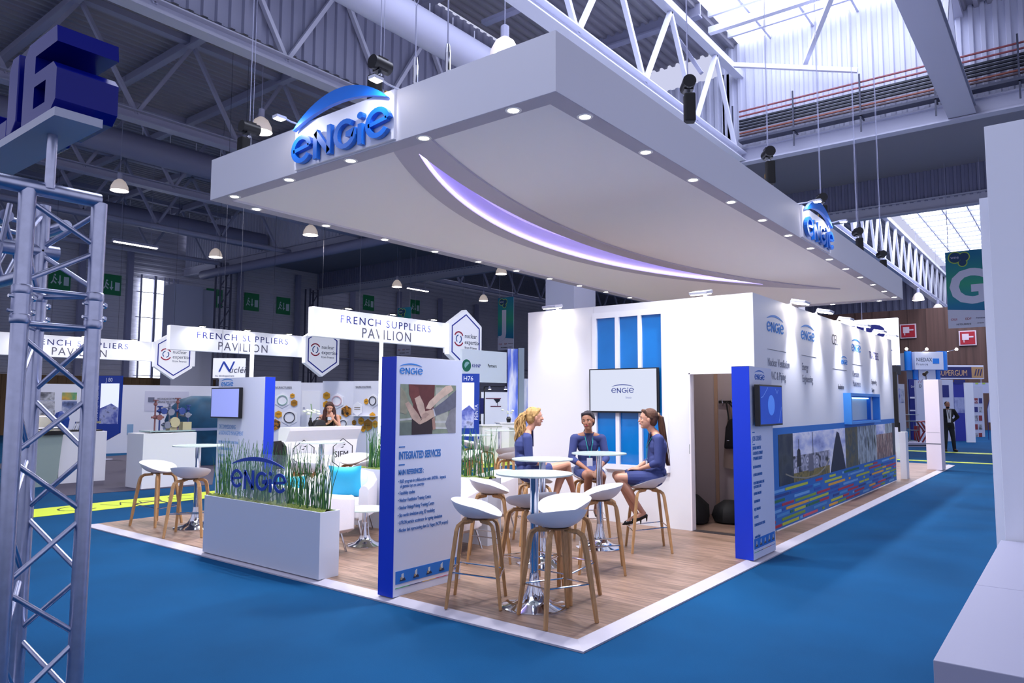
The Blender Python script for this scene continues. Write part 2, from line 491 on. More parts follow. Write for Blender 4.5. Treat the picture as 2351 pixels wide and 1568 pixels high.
# lattice columns near the left wall
for i, (x, y, lb) in enumerate(((16.3, 33.0, 'dark lattice column beside the grey cabinet box on the left wall'), (24.6, 36.5, 'dark lattice column in the left corner, right of the exit signs'))):
    t = thing('lattice_column', lb, 'column', (x, y, 0), 0, 'lattice columns')
    for dx, dy in ((0, 0), (.6, 0), (0, .5), (.6, .5)):
        b = MB(); b.box(dx, dx + .08, dy, dy + .08, 0, 9); b.build('post', mat('dark_column', '#4d4f66', .5), t)
    for k in range(8):
        b = MB(); b.beam((.04, 0, .4 + k * 1.05), (.64, 0, 1.4 + k * 1.05), .05, .05); b.beam((.04, 0, 1.4 + k * 1.05), (.64, 0, 1.4 + k * 1.05), .05, .05); b.build('brace', mat('dark_column', '#4d4f66', .5), t)
b = MB(); b.box(0, 1.6, 0, 1.1, 0, 5.6); b.box(1.6, 2.4, .2, 1.1, 0, 5.5)
o = b.build('air_handling_cabinet', mat('cabinet_grey', '#b0b4cc', .6)); o.location = (14.6, 34.5, 2.2)
tag(o, 'tall grey cabinet box against the left siding wall beside the slit window', 'cabinet')
b = MB(); b.box(0, 1.5, 0, 1.0, 0, 2.2); o = b.build('cabinet_plinth', mat('cabinet_grey', '#b0b4cc', .6)); o.location = (14.65, 34.5, 0)
tag(o, 'grey lower cabinet under the tall box by the slit window', 'cabinet')

# exit signs
exit_g = mat('exit_green', '#0c6b45', .5, emit='#0c6b45', es=.03)
def exit_sign(x, y, z, label, s=1.0):
    t = thing('exit_sign', label, 'exit sign', (x, y, z), 0, 'green exit signs on the left wall')
    b = MB(); b.box(0, 1.0 * s, 0, .06, -1.1 * s, 0); b.build('sign_panel', exit_g, t)
    pm = mat('exit_white', '#c8d8e0', .5)
    b = MB(); b.prism([(.68 * s, -.85 * s), (.92 * s, -.85 * s), (.92 * s, -.4 * s), (.68 * s, -.4 * s)], (0, 0, 0), UX, UZ, .01)
    b.build('door_mark', pm, t)
    b = MB(); b.prism([(.47 * s, -.35 * s), (.53 * s, -.35 * s), (.53 * s, -.68 * s), (.6 * s, -.68 * s), (.5 * s, -.85 * s), (.4 * s, -.68 * s), (.47 * s, -.68 * s)], (0, 0, 0), UX, UZ, .01)
    b.build('arrow_mark', pm, t)
    b = MB()
    b.stroke([(.1 * s, -.8 * s), (.2 * s, -.65 * s), (.22 * s, -.45 * s), (.36 * s, -.6 * s)], .06 * s, (0, 0, 0), UX, UZ, .01)
    b.stroke([(.2 * s, -.65 * s), (.34 * s, -.78 * s)], .06 * s, (0, 0, 0), UX, UZ, .01)
    b.prism(arc(.26 * s, -.35 * s, .05 * s, 0, 360, 8)[:-1], (0, 0, 0), UX, UZ, .01)
    b.build('running_figure', pm, t)
exit_sign(12.4, 37.92, 8.4, 'green exit sign on the left wall beside the tall slit window')
exit_sign(9.9, 37.92, 8.35, 'green exit sign half hidden behind the aluminium tower')
exit_sign(18.3, 37.92, 8.35, 'green exit sign right of the lattice column')
exit_sign(20.8, 37.92, 8.4, 'middle of the three neighbouring green exit signs')
exit_sign(23.1, 37.92, 8.4, 'green exit sign nearest the corrugated band')
exit_sign(30.3, 37.92, 9.4, 'small green exit sign above the foremost pavilion sign')
for x, y in ((35.0, 9.6),):
    exit_sign(x, 37.92, y, 'small green exit sign left of the front hexagon sign')
for x, yy, z, lb in ((49.88, onx(2066, 745, 49.9).y, onx(2066, 745, 49.9).z, 'square red fire point sign left of the letter G banner'), (49.88, 3.15, onx(2160, 762, 49.9).z, 'smaller red fire point sign behind the letter G banner')):
    t = thing('fire_sign', lb, 'sign', (x, yy, z), 0, 'red fire signs')
    b = MB(); b.box(0, .08, -.95, .0, -.95, 0); b.build('sign_frame', mat('sign_white', '#d9c5cf', .5), t)
    b = MB(); b.box(-.02, 0, -.88, -.07, -.88, -.07); b.build('sign_panel', mat('fire_red', '#a51428', .5), t)
    b = MB(); b.box(-.04, -.02, -.55, -.18, -.6, -.2); b.box(-.04, -.02, -.8, -.55, -.45, -.36); b.box(-.04, -.02, -.3, -.25, -.75, -.6); b.build('hose_mark', mat('sign_white', '#d9c5cf', .5), t)

# high-bay pendant lamps
hb = None
def highbay(x, y, z, top, label, s=1.0):
    global hb
    t = thing('pendant_lamp', label, 'pendant lamp', (x, y, z), 0, 'high bay pendant lamps')
    b = MB(); b.lathe([(.27 * s, 0), (.25 * s, .14 * s), (.17 * s, .30 * s), (.07 * s, .38 * s)], n=24, cap=False)
    b.build('lamp_shade', mat('lamp_reflector', '#e2dcdc', .4, emit='#f0dccb', es=.25), t, smooth=True)
    b = MB(); b.lathe([(.24 * s, .01), (.24 * s, .02)], n=24); b.build('lamp_glass', glow_hi, t)
    b = MB(); b.lathe([(.075 * s, .36 * s), (.075 * s, .58 * s), (.05 * s, .6 * s)], n=14); b.build('ballast_housing', steel_d, t)
    b = MB(); b.tube([(0, 0, .58 * s), (0, 0, top - z)], .008, 5); b.build('cable', steel_d, t)
    if y > 6 and x < 20: spot('pendant_light', (x, y, z - .02), (x, y, 0), 1150, 150, (1, .95, .93), .5, .2)
    return t
for x, y, z, top, lb in (
        (4.9, 4.6, 7.35, 12.5, 'large pendant lamp above the front edge of the canopy'),
        (5.3, 12.3, 8.0, 11.8, 'pendant lamp to the left of the canopy logo'),
        (5.45, 20.0, 8.0, 11.8, 'pendant lamp above the aluminium tower side, far left'),
        (12.7, 27.2, 8.0, 11.8, 'pendant lamp over the slit window side of the hall'),
        (12.6, 20.25, 8.0, 11.8, 'pendant lamp just below the left edge of the canopy'),
        (23.6, 19.7, 8.0, 10.4, 'pendant lamp under the canopy edge above the letter J banner'),
        (23.3, 26.9, 8.0, 10.4, 'pendant lamp above the front pavilion sign'),
        (30.4, 26.6, 8.0, 11.8, 'pendant lamp left of the letter J banner'),
        (46.2, 4.8, 8.0, 12.65, 'pendant lamp beyond the right end of the canopy'),
        (52.7, 4.6, 8.0, 12.65, 'pendant lamp close to the letter G banner')):
    highbay(x, y, z, top, lb, 1.25 if x > 40 else (1.05 if x > 6 else .95))
for x, y, z, lb in ((9.34, 27.4, 8.0, 'lit fluorescent batten on the far left above the siding'), (26.5, 28.5, 8.4, 'lit fluorescent batten near the lamp above the pavilion sign')):
    t = thing('fluorescent_lamp', lb, 'lamp', (x, y, z), 0, 'fluorescent battens')
    b = MB(); b.box(-.9, .9, -.1, .1, 0, .1); b.build('lamp_body', steel_d, t)
    b = MB(); b.box(-.85, .85, -.06, .06, -.03, 0); b.build('lamp_tube', glow_hi, t)
    b = MB(); b.tube([(-.6, 0, .1), (-.6, 0, 11.8 - z)], .01, 4); b.tube([(.6, 0, .1), (.6, 0, 11.8 - z)], .01, 4); b.build('hanger', steel_d, t)
t = thing('fluorescent_lamp', 'unlit fluorescent batten under the roof above the canopy', 'lamp', (9.3, 7.9, 11.2), PI / 2, 'fluorescent battens')
b = MB(); b.box(-.9, .9, -.1, .1, 0, .1); b.build('lamp_body', steel_d, t)
b = MB(); b.tube([(-.6, 0, .1), (-.6, 0, 1.3)], .01, 4); b.build('hanger', steel_d, t)

# letter banners
teal = mat('banner_teal', '#0a6f8c', .6)
nt = teal.node_tree
tc = nt.nodes.new('ShaderNodeTexCoord'); sx = nt.nodes.new('ShaderNodeSeparateXYZ'); rp = nt.nodes.new('ShaderNodeValToRGB'); mr = nt.nodes.new('ShaderNodeMapRange')
nt.links.new(tc.outputs['Object'], sx.inputs[0]); nt.links.new(sx.outputs['Z'], mr.inputs[0])
mr.inputs[1].default_value = 0; mr.inputs[2].default_value = 2.6
nt.links.new(mr.outputs[0], rp.inputs[0])
cr = rp.color_ramp; cr.elements[0].color = (*L('#0b4f8a'), 1); cr.elements[1].color = (*L('#0b6a8e'), 1)
e_ = cr.elements.new(.3); e_.color = (*L('#0b6f98'), 1); e_ = cr.elements.new(.6); e_.color = (*L('#2a9478'), 1)
nt.links.new(rp.outputs[0], nt.nodes['Principled BSDF'].inputs['Base Color'])
def banner(letter, x, y, zb, w, h, label, lx):
    t = thing('letter_banner', label, 'banner', (x, y, zb), 0, 'letter banners')
    b = MB(); b.box(0, .03, -w, 0, 0, h); b.build('banner_sheet', mat('banner_white', '#c4c6dc', .6), t)
    b = MB(); b.prism([(0, h * .245), (w, h * .205), (w, h), (0, h)], (-.001, 0, 0), -UY, UZ, .004); b.build('teal_field', teal, t)
    lw = mat('banner_letter', '#c3c6de', .6)
    text(letter, (-.006, -lx, h * .33), -UY, UZ, h * .6, lw, t, .006, bold=.035)
    b = MB()
    for i, (cx, cy, r) in enumerate(((.24, .92, .15), (.46, .92, .12), (.42, .845, .095))):
        b.m = 0; b.prism(arc(cx * w, cy * h, (r + .025) * w, 0, 360, 20)[:-1], (-.006, 0, 0), -UY, UZ, .002 + .0004 * i)
    b.m = 1
    for i, (cx, cy, r) in enumerate(((.24, .92, .15), (.46, .92, .12), (.42, .845, .095))):
        b.prism(arc(cx * w, cy * h, r * w, 0, 360, 20)[:-1], (-.009, 0, 0), -UY, UZ, .002 + .0004 * i)
    b.build('emblem', [mat('lime', '#a3c24a', .6), mat('emblem_navy', '#143c63', .6)], t)
    text('wne', (-.014, -.13 * w, h * .905), -UY, UZ, h * .055, lw, t, .004)
    for i, (s_, u_, z_, c_, sz) in enumerate((('OUI', .07, .10, '#b03050', .04), ('EDF', .42, .10, '#9a4040', .04), ('framatome', .68, .11, '#40406a', .026), ('MITSUBISHI', .2, .035, '#303040', .032), ('orano', .7, .045, '#606070', .03))):
        text(s_, (-.006, -u_ * w, z_ * h), -UY, UZ, h * sz, mat('print' + c_, c_, .6), t, .004)
    b = MB()
    for yy in (.1, w - .1): b.tube([(.01, -yy, h), (.01, -yy, 10.38 - zb)], .01, 5)
    b.build('suspension_wire', steel_d, t)
banner('G', 25.7, .86, 4.32, 1.25, 2.75, 'large teal banner with a white letter G at the right', .07)
banner('J', 25.2, 21.2, 4.35, 1.05, 2.75, 'teal banner with a white letter J behind the stand', .22)
banner('H', 24.6, 28.2, 4.3, 1.1, 2.75, 'teal banner mostly hidden behind the front pavilion sign', .1)
# ================================================================ MAIN STAND
ZP = 0.035
PX, PY = 18.4, 7.75
# timber-look vinyl floor with a white ramped edge
fl = mat('oak_vinyl_floor', '#a98a72', 0.42)
nt = fl.node_tree; N = nt.nodes; K = nt.links; pb = N['Principled BSDF']
tc = N.new('ShaderNodeTexCoord'); mp = N.new('ShaderNodeMapping'); br = N.new('ShaderNodeTexBrick')
mp.inputs['Rotation'].default_value = (0, 0, PI / 2)
K.new(tc.outputs['Object'], mp.inputs[0]); K.new(mp.outputs[0], br.inputs['Vector'])
br.inputs['Scale'].default_value = 1.0; br.inputs['Brick Width'].default_value = 1.25; br.inputs['Row Height'].default_value = 0.16
br.inputs['Mortar Size'].default_value = 0.0015; br.offset = 0.37
br.inputs['Color1'].default_value = (*L('#8a7062'), 1); br.inputs['Color2'].default_value = (*L('#70594a'), 1); br.inputs['Mortar'].default_value = (*L('#7c6250'), 1)
mp2 = N.new('ShaderNodeMapping'); mp2.inputs['Scale'].default_value = (22, 1.6, 1); nz = N.new('ShaderNodeTexNoise'); nz.inputs['Scale'].default_value = 1.6; nz.inputs['Detail'].default_value = 7
K.new(tc.outputs['Object'], mp2.inputs[0]); K.new(mp2.outputs[0], nz.inputs['Vector'])
rp = N.new('ShaderNodeValToRGB'); rp.color_ramp.elements[0].color = (.5, .47, .45, 1); rp.color_ramp.elements[1].color = (1.25, 1.25, 1.25, 1)
rp.color_ramp.elements[0].position = .3; rp.color_ramp.elements[1].position = .62
mx = N.new('ShaderNodeMix'); mx.data_type = 'RGBA'; mx.blend_type = 'MULTIPLY'; mx.inputs[0].default_value = 1.0
K.new(nz.outputs[0], rp.inputs[0]); K.new(br.outputs[0], mx.inputs[6]); K.new(rp.outputs[0], mx.inputs[7]); K.new(mx.outputs[2], pb.inputs['Base Color'])
t = thing('stand_platform', 'low oak-look exhibition platform with a white ramped edge on the blue carpet', 'platform', (0, 0, 0))
b = MB(); b.box(.13, PX - .13, .13, PY - .13, .001, ZP); b.build('platform_floor', fl, t)
b = MB()
o_ = [(0, 0), (PX, 0), (PX, PY), (0, PY)]; i_ = [(.13, .13), (PX - .13, .13), (PX - .13, PY - .13), (.13, PY - .13)]
for k in range(4):
    j = (k + 1) % 4
    A = [b.P((*o_[k], .001)), b.P((*o_[j], .001)), b.P((*o_[j], .014)), b.P((*o_[k], .014)), b.P((*i_[k], ZP)), b.P((*i_[j], ZP))]
    b.F((A[0], A[1], A[2], A[3])); b.F((A[3], A[2], A[5], A[4]))
    C_ = [b.P((*i_[k], .001)), b.P((*i_[j], .001))]; b.F((A[4], A[5], C_[1], C_[0]))
b.build('edge_ramp', mat('white_ramp_edge', '#b2aebb', .5, noise=.03), t)

# ---- stand walls (3 m)
WX, WY, WE, WL = 4.57, 0.43, 12.95, 3.86
t = thing('stand_wall', 'tall white exhibition stand block with a doorway and panorama side', 'stand wall', (WX, WY, ZP))
def wb(x0, x1, y0, y1, z0, z1, b): b.box(x0 - WX, x1 - WX, y0 - WY, y1 - WY, z0 - ZP, z1 - ZP)
b = MB()
wb(WX, WX + .1, 1.275, 2.70, ZP, 3.0, b); wb(WX, WX + .1, 2.703, WL, ZP, 3.0, b); wb(WX, WX + .1, WY, .56, ZP, 3.0, b); wb(WX, WX + .1, .56, 1.275, 2.02, 3.0, b)
b.build('front_panel', white, t)
b = MB()
wb(WX + .1, 8.9, WY, WY + .1, ZP, 3.0, b); wb(10.8, WE, WY, WY + .1, ZP, 3.0, b); wb(8.9, 10.8, WY, WY + .1, ZP, 1.33, b); wb(8.9, 10.8, WY, WY + .1, 1.80, 3.0, b)
b.build('side_panel', white, t)
b = MB(); wb(WX + .1, WE, WL - .1, WL, ZP, 3.0, b); wb(WE - .1, WE, WY + .1, WL - .1, ZP, 3.0, b); b.build('rear_panel', white, t)
# storage room inside the doorway
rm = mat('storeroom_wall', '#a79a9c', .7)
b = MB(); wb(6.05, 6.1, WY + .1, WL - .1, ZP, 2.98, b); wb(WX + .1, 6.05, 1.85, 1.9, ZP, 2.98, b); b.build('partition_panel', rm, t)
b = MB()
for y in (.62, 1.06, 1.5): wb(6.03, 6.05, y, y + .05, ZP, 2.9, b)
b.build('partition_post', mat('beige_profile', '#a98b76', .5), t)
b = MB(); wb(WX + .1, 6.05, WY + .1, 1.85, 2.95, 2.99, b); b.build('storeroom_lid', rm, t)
b = MB(); wb(WX - .012, WX + .1, 1.262, 1.28, ZP, 2.03, b); wb(WX - .012, WX + .1, .555, 1.28, 2.012, 2.03, b); b.build('door_edge', mat('white_edge', '#f3ecf2', .4), t)
b = MB(); wb(WX - .02, WX + .12, .56, 1.275, ZP, ZP + .004, b); b.build('threshold', mat('dark_strip', '#2a2426', .6), t)
b = MB(); wb(WX - .008, WX, 1.282, 1.288, 1.0, 1.12, b); b.build('door_lock', chrome, t)
lp = thing('added_ceiling_lamp', 'small round white lamp added under the storeroom ceiling to brighten the room', 'lamp', (5.3, 1.1, 2.95))  # added lamp, put in because the storeroom came out too dark
b = MB(); b.lathe([(.12, -.03), (.14, 0)], n=20); b.build('lamp_body', white, lp)
b = MB(); b.lathe([(.11, -.034), (.11, -.031)], n=20); b.build('lamp_glass', glow_hi, lp)
spot('storeroom_fill_light', (5.3, 1.1, 2.88), (5.3, 1.1, 0), 16, 160, (1, .95, .93), .6, .1)  # fill light of the added lamp
# blue glazed frame on the front wall
b = MB()
for y0, y1 in ((2.635, 2.70), (2.275, 2.335), (1.935, 1.985), (1.56, 1.64)): wb(WX - .05, WX, y0, y1, .815, 2.82, b)
wb(WX - .05, WX, 1.56, 2.70, .745, .815, b); wb(WX - .05, WX, 1.56, 2.70, 2.82, 2.9, b)
fr = b.build('glazed_frame', mat('frame_white', '#eeeef4', .4), t)
bl = mat('gloss_blue_panel', '#0d74c4', .06, spec=.7, noise=.12, nscale=1.2)
for y0, y1 in ((2.335, 2.635), (1.985, 2.275), (1.64, 1.935)):
    b = MB(); wb(WX - .012, WX, y0, y1, .815, 2.82, b); b.build('blue_pane', bl, fr)

# ---- panorama mural on the long side
mw = WY - .004
m_ = thing('panorama_mural', 'panorama print of works and landscapes over coloured dashes along the side wall', 'mural', (5.2, mw, ZP))
def mprint(name, mt, rects, parent=m_, d=.004, off=0):
    b = MB()
    for (x0, x1, z0, z1, k) in rects:
        b.m = k; b.box(x0 - 5.2, x1 - 5.2, -d - off, -off, z0 - ZP, z1 - ZP)
    return b.build(name, mt, parent)
mb_blue = mat('mural_blue', '#1f6fc0', .6)
mprint('blue_ground', mb_blue, [(5.0, 12.9, .05, 1.33, 0)])
def photo_mat(name, cols, scale, stretch=(1, 1, 1), kind='noise', detail=8):
    if name in MATS: return MATS[name]
    m = D.materials.new(name); m.use_nodes = True; nt = m.node_tree; N = nt.nodes; K = nt.links
    tc = N.new('ShaderNodeTexCoord'); mp = N.new('ShaderNodeMapping'); mp.inputs['Scale'].default_value = stretch
    K.new(tc.outputs['Object'], mp.inputs[0])
    if kind == 'noise': x = N.new('ShaderNodeTexNoise'); x.inputs['Detail'].default_value = detail
    else: x = N.new('ShaderNodeTexVoronoi')
    x.inputs['Scale'].default_value = scale; K.new(mp.outputs[0], x.inputs['Vector'])
    r = N.new('ShaderNodeValToRGB'); K.new(x.outputs[0], r.inputs[0])
    n = len(cols); e = r.color_ramp.elements
    while len(e) < n: e.new(.5)
    for i, c in enumerate(cols):
        e[i].position = .28 + .44 * i / (n - 1) if kind == 'noise' else i / (n - 1) * .8; e[i].color = (*L(c), 1)
    K.new(r.outputs[0], N['Principled BSDF'].inputs['Base Color']); N['Principled BSDF'].inputs['Roughness'].default_value = .55
    MATS[name] = m; return m
p_dark = photo_mat('photo_dark_garden', ['#0a1322', '#14233a', '#3a4148', '#1a2016'], 3)
p_sky = photo_mat('photo_cloud_sky', ['#6a74b4', '#b4bce4', '#eceaf6', '#8c96d0'], 2.2, (.8, 1, 2))
p_town = photo_mat('photo_factory_roofs', ['#3b3f52', '#e0dcea', '#6b6f84', '#b4b2c4', '#1c1e28'], 5, (1, 1, 1.6), 'vor')
p_bush = photo_mat('photo_yellow_bushes', ['#1c1d14', '#5d5526', '#8c7a34', '#2f3f22'], 9)
p_steel = photo_mat('photo_pipework', ['#151a24', '#66707a', '#c0ccd2', '#3a463f', '#10141a'], 4, (2.4, 1, .7))
p_rust = photo_mat('photo_red_machinery', ['#1d1a20', '#a07060', '#4a4148', '#d0b0a0', '#1a1c26'], 6, (2.6, 1, .6))
p_yel = photo_mat('photo_yellow_plant', ['#22303a', '#6b6238', '#3a4a50', '#8c7a34'], 4)
mprint('photo_print', [p_dark, p_sky, p_town, p_bush, p_steel, p_rust, p_yel], [
    (5.35, 5.95, .58, 1.24, 0), (5.95, 7.75, .93, 1.24, 1), (5.95, 7.75, .70, .93, 2), (5.95, 7.75, .58, .70, 3),
    (7.75, 8.75, .58, 1.24, 1), (8.75, 9.6, .58, 1.24, 6), (9.6, 11.1, .58, 1.24, 4), (11.1, 11.9, 1.05, 1.24, 1), (11.1, 12.6, .58, 1.05, 5), (11.9, 12.6, 1.05, 1.24, 4), (12.6, 12.88, .58, 1.24, 0)], off=.004)
b = MB(); o0 = (0, -.0085, -ZP)
b.m = 0; b.prism([(7.78 - 5.2, .58), (8.72 - 5.2, .58), (8.55 - 5.2, .9), (8.35 - 5.2, 1.17), (8.22 - 5.2, 1.2), (8.05 - 5.2, 1.0)], o0, UX, UZ, .002)
b.m = 1; b.prism([(6.62 - 5.2, .68), (6.9 - 5.2, .68), (6.86 - 5.2, .92), (6.66 - 5.2, .92)], o0, UX, UZ, .002)
b.m = 2; b.prism([(6.1 - 5.2, .78), (6.3 - 5.2, .78), (6.26 - 5.2, 1.0), (6.2 - 5.2, 1.03), (6.13 - 5.2, 1.0)], o0, UX, UZ, .002)
b.prism([(6.195 - 5.2, 1.0), (6.21 - 5.2, 1.0), (6.21 - 5.2, 1.15), (6.195 - 5.2, 1.15)], o0, UX, UZ, .002)
b.prism([(6.87 - 5.2, .9), (6.89 - 5.2, .9), (6.88 - 5.2, 1.23), (6.865 - 5.2, 1.23)], o0, UX, UZ, .002)
b.m = 3; b.stroke([(5.6 - 5.2, .72), (5.9 - 5.2, .66), (6.5 - 5.2, .6), (7.1 - 5.2, .6), (7.5 - 5.2, .68), (7.75 - 5.2, .8)], .02, o0, UX, UZ, .002)
b.build('photo_silhouette', [mat('ink_navy', '#141c38', .6), mat('ink_stone', '#6a6a7a', .6), mat('ink_dark', '#23242e', .6), mat('ink_pale', '#8d8878', .6)], m_)
dash_c = ['#1f4fa8', '#6aa6de', '#e0a536', '#7a9d34', '#b02a44', '#1d6a4a', '#1b3a86', '#b8c23a', '#c8556a', '#3f8fd0']
rr = random.Random(4); rects = []
for row in range(8):
    z = .075 + row * .062; x = 5.05
    while x < 12.7:
        w_ = rr.choice([.12, .35, .5, .7, 1.0]); x2 = min(x + w_, 12.85)
        rects.append((x, x2, z, z + .034, rr.randrange(len(dash_c)))); x = x2 + rr.choice([.03, .05, .25, .4])
mprint('dash_pattern', [mat('dash%d' % i, c, .6) for i, c in enumerate(dash_c)], rects, off=.004)
b = MB(); b.box(5.2 - 5.2, 12.9 - 5.2, -.012, 0, 0, .014); b.build('skirting_strip', white, m_)

# ---- protruding blue niche with a lit screen
t = thing('display_niche', 'light blue framed niche with a grey lit screen set in the side wall', 'display niche', (8.76, WY, 1.30))
lb = mat('niche_blue', '#4a9bea', .5); db = mat('niche_inner_blue', '#1f6fd0', .5)
b = MB(); b.box(0, .06, -.12, .0, 0, .52); b.box(2.18, 2.24, -.12, 0, 0, .52); b.box(.06, 2.18, -.12, 0, .47, .52); b.box(.06, 2.18, -.12, 0, 0, .04); b.build('niche_frame', lb, t)
b = MB(); b.box(.142, .16, .0, .08, .04, .47); b.box(1.98, 2.038, 0, .08, .04, .47); b.box(.16, 1.98, 0, .08, .455, .47); b.box(.16, 1.98, 0, .08, .035, .05); b.build('niche_lining', db, t)
b = MB(); b.box(.16, 1.98, .06, .08, .05, .455); b.build('niche_screen', mat('grey_screen', '#7c8fa8', .3, emit='#5f7590', es=.3), t)
b = MB(); b.box(.2, 1.95, .02, .035, .43, .45); b.build('niche_lamp', mat('cyan_strip', '#ffffff', .5, emit='#9fe8ff', es=3), t)

# ---- logo groups and client names on the side wall
wall_logo = mat('wall_logo_blue', '#2c7fd0', .6)
def wall_text(x, body, z, s, m, p, sx=.9): return text(body, (x - 4.57 - 0, -.001, z - ZP), UX, UZ, s, m, p, .002, sx=sx)
for x, kind, lines, lb_ in ((5.05, 'logo', ['Nuclear Ventilation', 'HVAC & Piping'], 'nearest'), (6.5, 'logo', ['Energy', 'Engineering'], 'second'),
                            (8.15, 'text', ['ACEL'], 'third'), (9.45, 'logo', ['Operation', 'Maintenance'], 'fourth'), (10.9, 'text2', ['TRACTEBEL'], 'fifth')):
    g_ = thing('wall_lettering', 'blue company lettering on the side wall, %s from the corner' % lb_, 'lettering', (x, WY - .001, 2.0), 0, 'company names along the side wall')
    if kind == 'logo':
        logo((0, 0, .56), UX, UZ, .66, wall_logo, g_)
        b = MB(); b.box(0, .75, -.002, 0, .33, .336)
        b.build('rule_line', grey_txt, g_)
        for i, s_ in enumerate(lines): text(s_, (0, 0, .12 - i * .17), UX, UZ, .15, mat('pale_grey_print', '#858897', .6), g_, .002, sx=.75)
    elif kind == 'text':
        text('CEL', (0, 0, .6), UX, UZ, .24, mat('print_grey', '#50525c', .6), g_, .002, sx=.95)
        logo((.55, 0, .30), UX, UZ, .4, wall_logo, g_)
        b = MB(); b.box(0, .9, -.002, 0, .2, .206); b.build('rule_line', grey_txt, g_)
        text('Insulation', (.3, 0, -.12), UX, UZ, .12, grey_txt, g_, .002, sx=.8)
    else:
        text('TRACTEBEL', (-.1, 0, .5), UX, UZ, .2, navy, g_, .002, sx=.8)
        for i in range(3): text(['Engineering', 'Safety', 'Projects'][i], (0, 0, .02 - i * .16), UX, UZ, .12, grey_txt, g_, .002, sx=.8)
# wall-top flood lamps
fl_body = mat('lamp_body_grey', '#c8cad8', .4)
def flood(x, y, dx, dy, label, group, power, wallpt, ang=95):
    """lamp on a short arm sticking out from a wall top"""
    rz = math.atan2(dy, dx)
    t = thing('flood_lamp', label, 'flood lamp', (x, y, 3.0), rz, group)
    b = MB(); b.box(-.10, .012, -.02, .02, -.07, .02); b.tube([(0, 0, .02), (.03, 0, .07), (.07, 0, .06)], .012, 6); b.build('lamp_arm', fl_body, t)
    b = MB(); b.prism([(.03, .035), (.23, .0), (.24, .035), (.05, .075)], (0, -.12, 0), UX, UZ, -.24); b.build('lamp_housing', fl_body, t, bevel=.008)
    b = MB(); b.prism([(.045, .022), (.22, -.008), (.22, -.004), (.045, .026)], (0, -.10, 0), UX, UZ, -.20); b.build('lamp_glass', glow, t)
    spot('flood_light', (x + .17 * math.cos(rz), y + .17 * math.sin(rz), 2.985), wallpt, power, ang, COOL, 1.0, .05)
    return t
for i, x in enumerate((6.05, 7.3, 8.55, 9.8, 11.15, 12.3)):
    flood(x, WY, 0, -1, 'flood lamp on the side wall top, number %s from the corner' % ['one', 'two', 'three', 'four', 'five', 'six'][i], 'flood lamps along the side wall', 110, (x, WY + .02, .5), 62)
flood(WX, 3.32, -1, 0, 'flood lamp above the left end of the front wall', 'flood lamps on the front wall', 42, (WX, 3.32, 1.5), 88)
flood(WX, 1.04, -1, 0, 'flood lamp above the doorway', 'flood lamps on the front wall', 60, (WX, 1.04, 1.5), 92)

# ---- big wall screen
t = thing('television', 'wall television with white screen and brand arc on the front wall', 'television', (WX - .06, 2.19, 1.51))
b = MB(); b.box(-.05, 0, -.525, .525, 0, .6); b.build('screen_frame', black, t, bevel=.004)
b = MB(); b.box(-.052, -.05, -.505, .505, .022, .585); b.build('screen', mat('screen_white', '#20222c', .3, emit='#e6ecff', es=.62), t)
b = MB(); b.box(0, .06, -.2, .2, .1, .5); b.build('wall_bracket', black, t)
logo((-.053, .17, .265), -UY, UZ, .34, mat('screen_logo', '#4a5690', .6), t, .001)
text('Ineo', (-.053, -.05, .19), -UY, UZ, .05, mat('screen_pale', '#8088b0', .6), t, .001)

# ---- canopy
CX0, CX1, CY0, CY1, CZ0, CZ1 = 1.03, 17.5, .92, 6.75, 4.44, 5.01
t = canopy = thing('suspended_canopy', 'huge white suspended canopy with a curved violet light slot over the stand', 'canopy', (CX0, CY0, CZ0))
cw = mat('canopy_white', '#d2d2dc', .55)
LX, LY = CX1 - CX0, CY1 - CY0
RIM = .2
b = MB(); b.box(0, LX, 0, RIM, 0, .57); b.box(0, LX, LY - RIM, LY, 0, .57); b.box(0, RIM, RIM, LY - RIM, 0, .57); b.box(LX - RIM, LX, RIM, LY - RIM, 0, .57)
b.build('fascia', cw, t)
b = MB(); b.box(0.002, LX - .002, 0.002, RIM, -.006, 0); b.box(0.002, LX - .002, LY - RIM, LY - .002, -.006, 0); b.box(0.002, RIM, RIM, LY - RIM, -.006, 0); b.box(LX - RIM, LX - .002, RIM, LY - RIM, -.006, 0); b.build('rim_soffit', mat('rim_grey', '#a3a2b4', .6), t)
def f_led(x): return -5.34 + math.sqrt(max(0, 10.17 ** 2 - (x - 7.15) ** 2))
def f_out(x): return -5.34 + math.sqrt(max(0, 10.44 ** 2 - (x - 7.15) ** 2))
def f_in(x): return -11.72 + math.sqrt(15.84 ** 2 - (x - 7.1) ** 2)
def f_bin(x): return -11.72 + math.sqrt(15.54 ** 2 - (x - 7.1) ** 2)
mem = mat('stretched_white_fabric', '#efeff4', .6)
b = MB(); nx = 90; S0, S1 = 1.36, 12.95
xs = sorted(set([CX0 + RIM, CX1 - RIM, S0, S1] + [CX0 + RIM + (LX - 2 * RIM) * k / nx for k in range(1, nx)]))
ZM = .03
def q4(b, x0, x1, ya0, ya1, yb0, yb1, z):
    b.F([b.P((x0 - CX0, ya0 - CY0, z)), b.P((x0 - CX0, yb0 - CY0, z)), b.P((x1 - CX0, yb1 - CY0, z)), b.P((x1 - CX0, ya1 - CY0, z))])
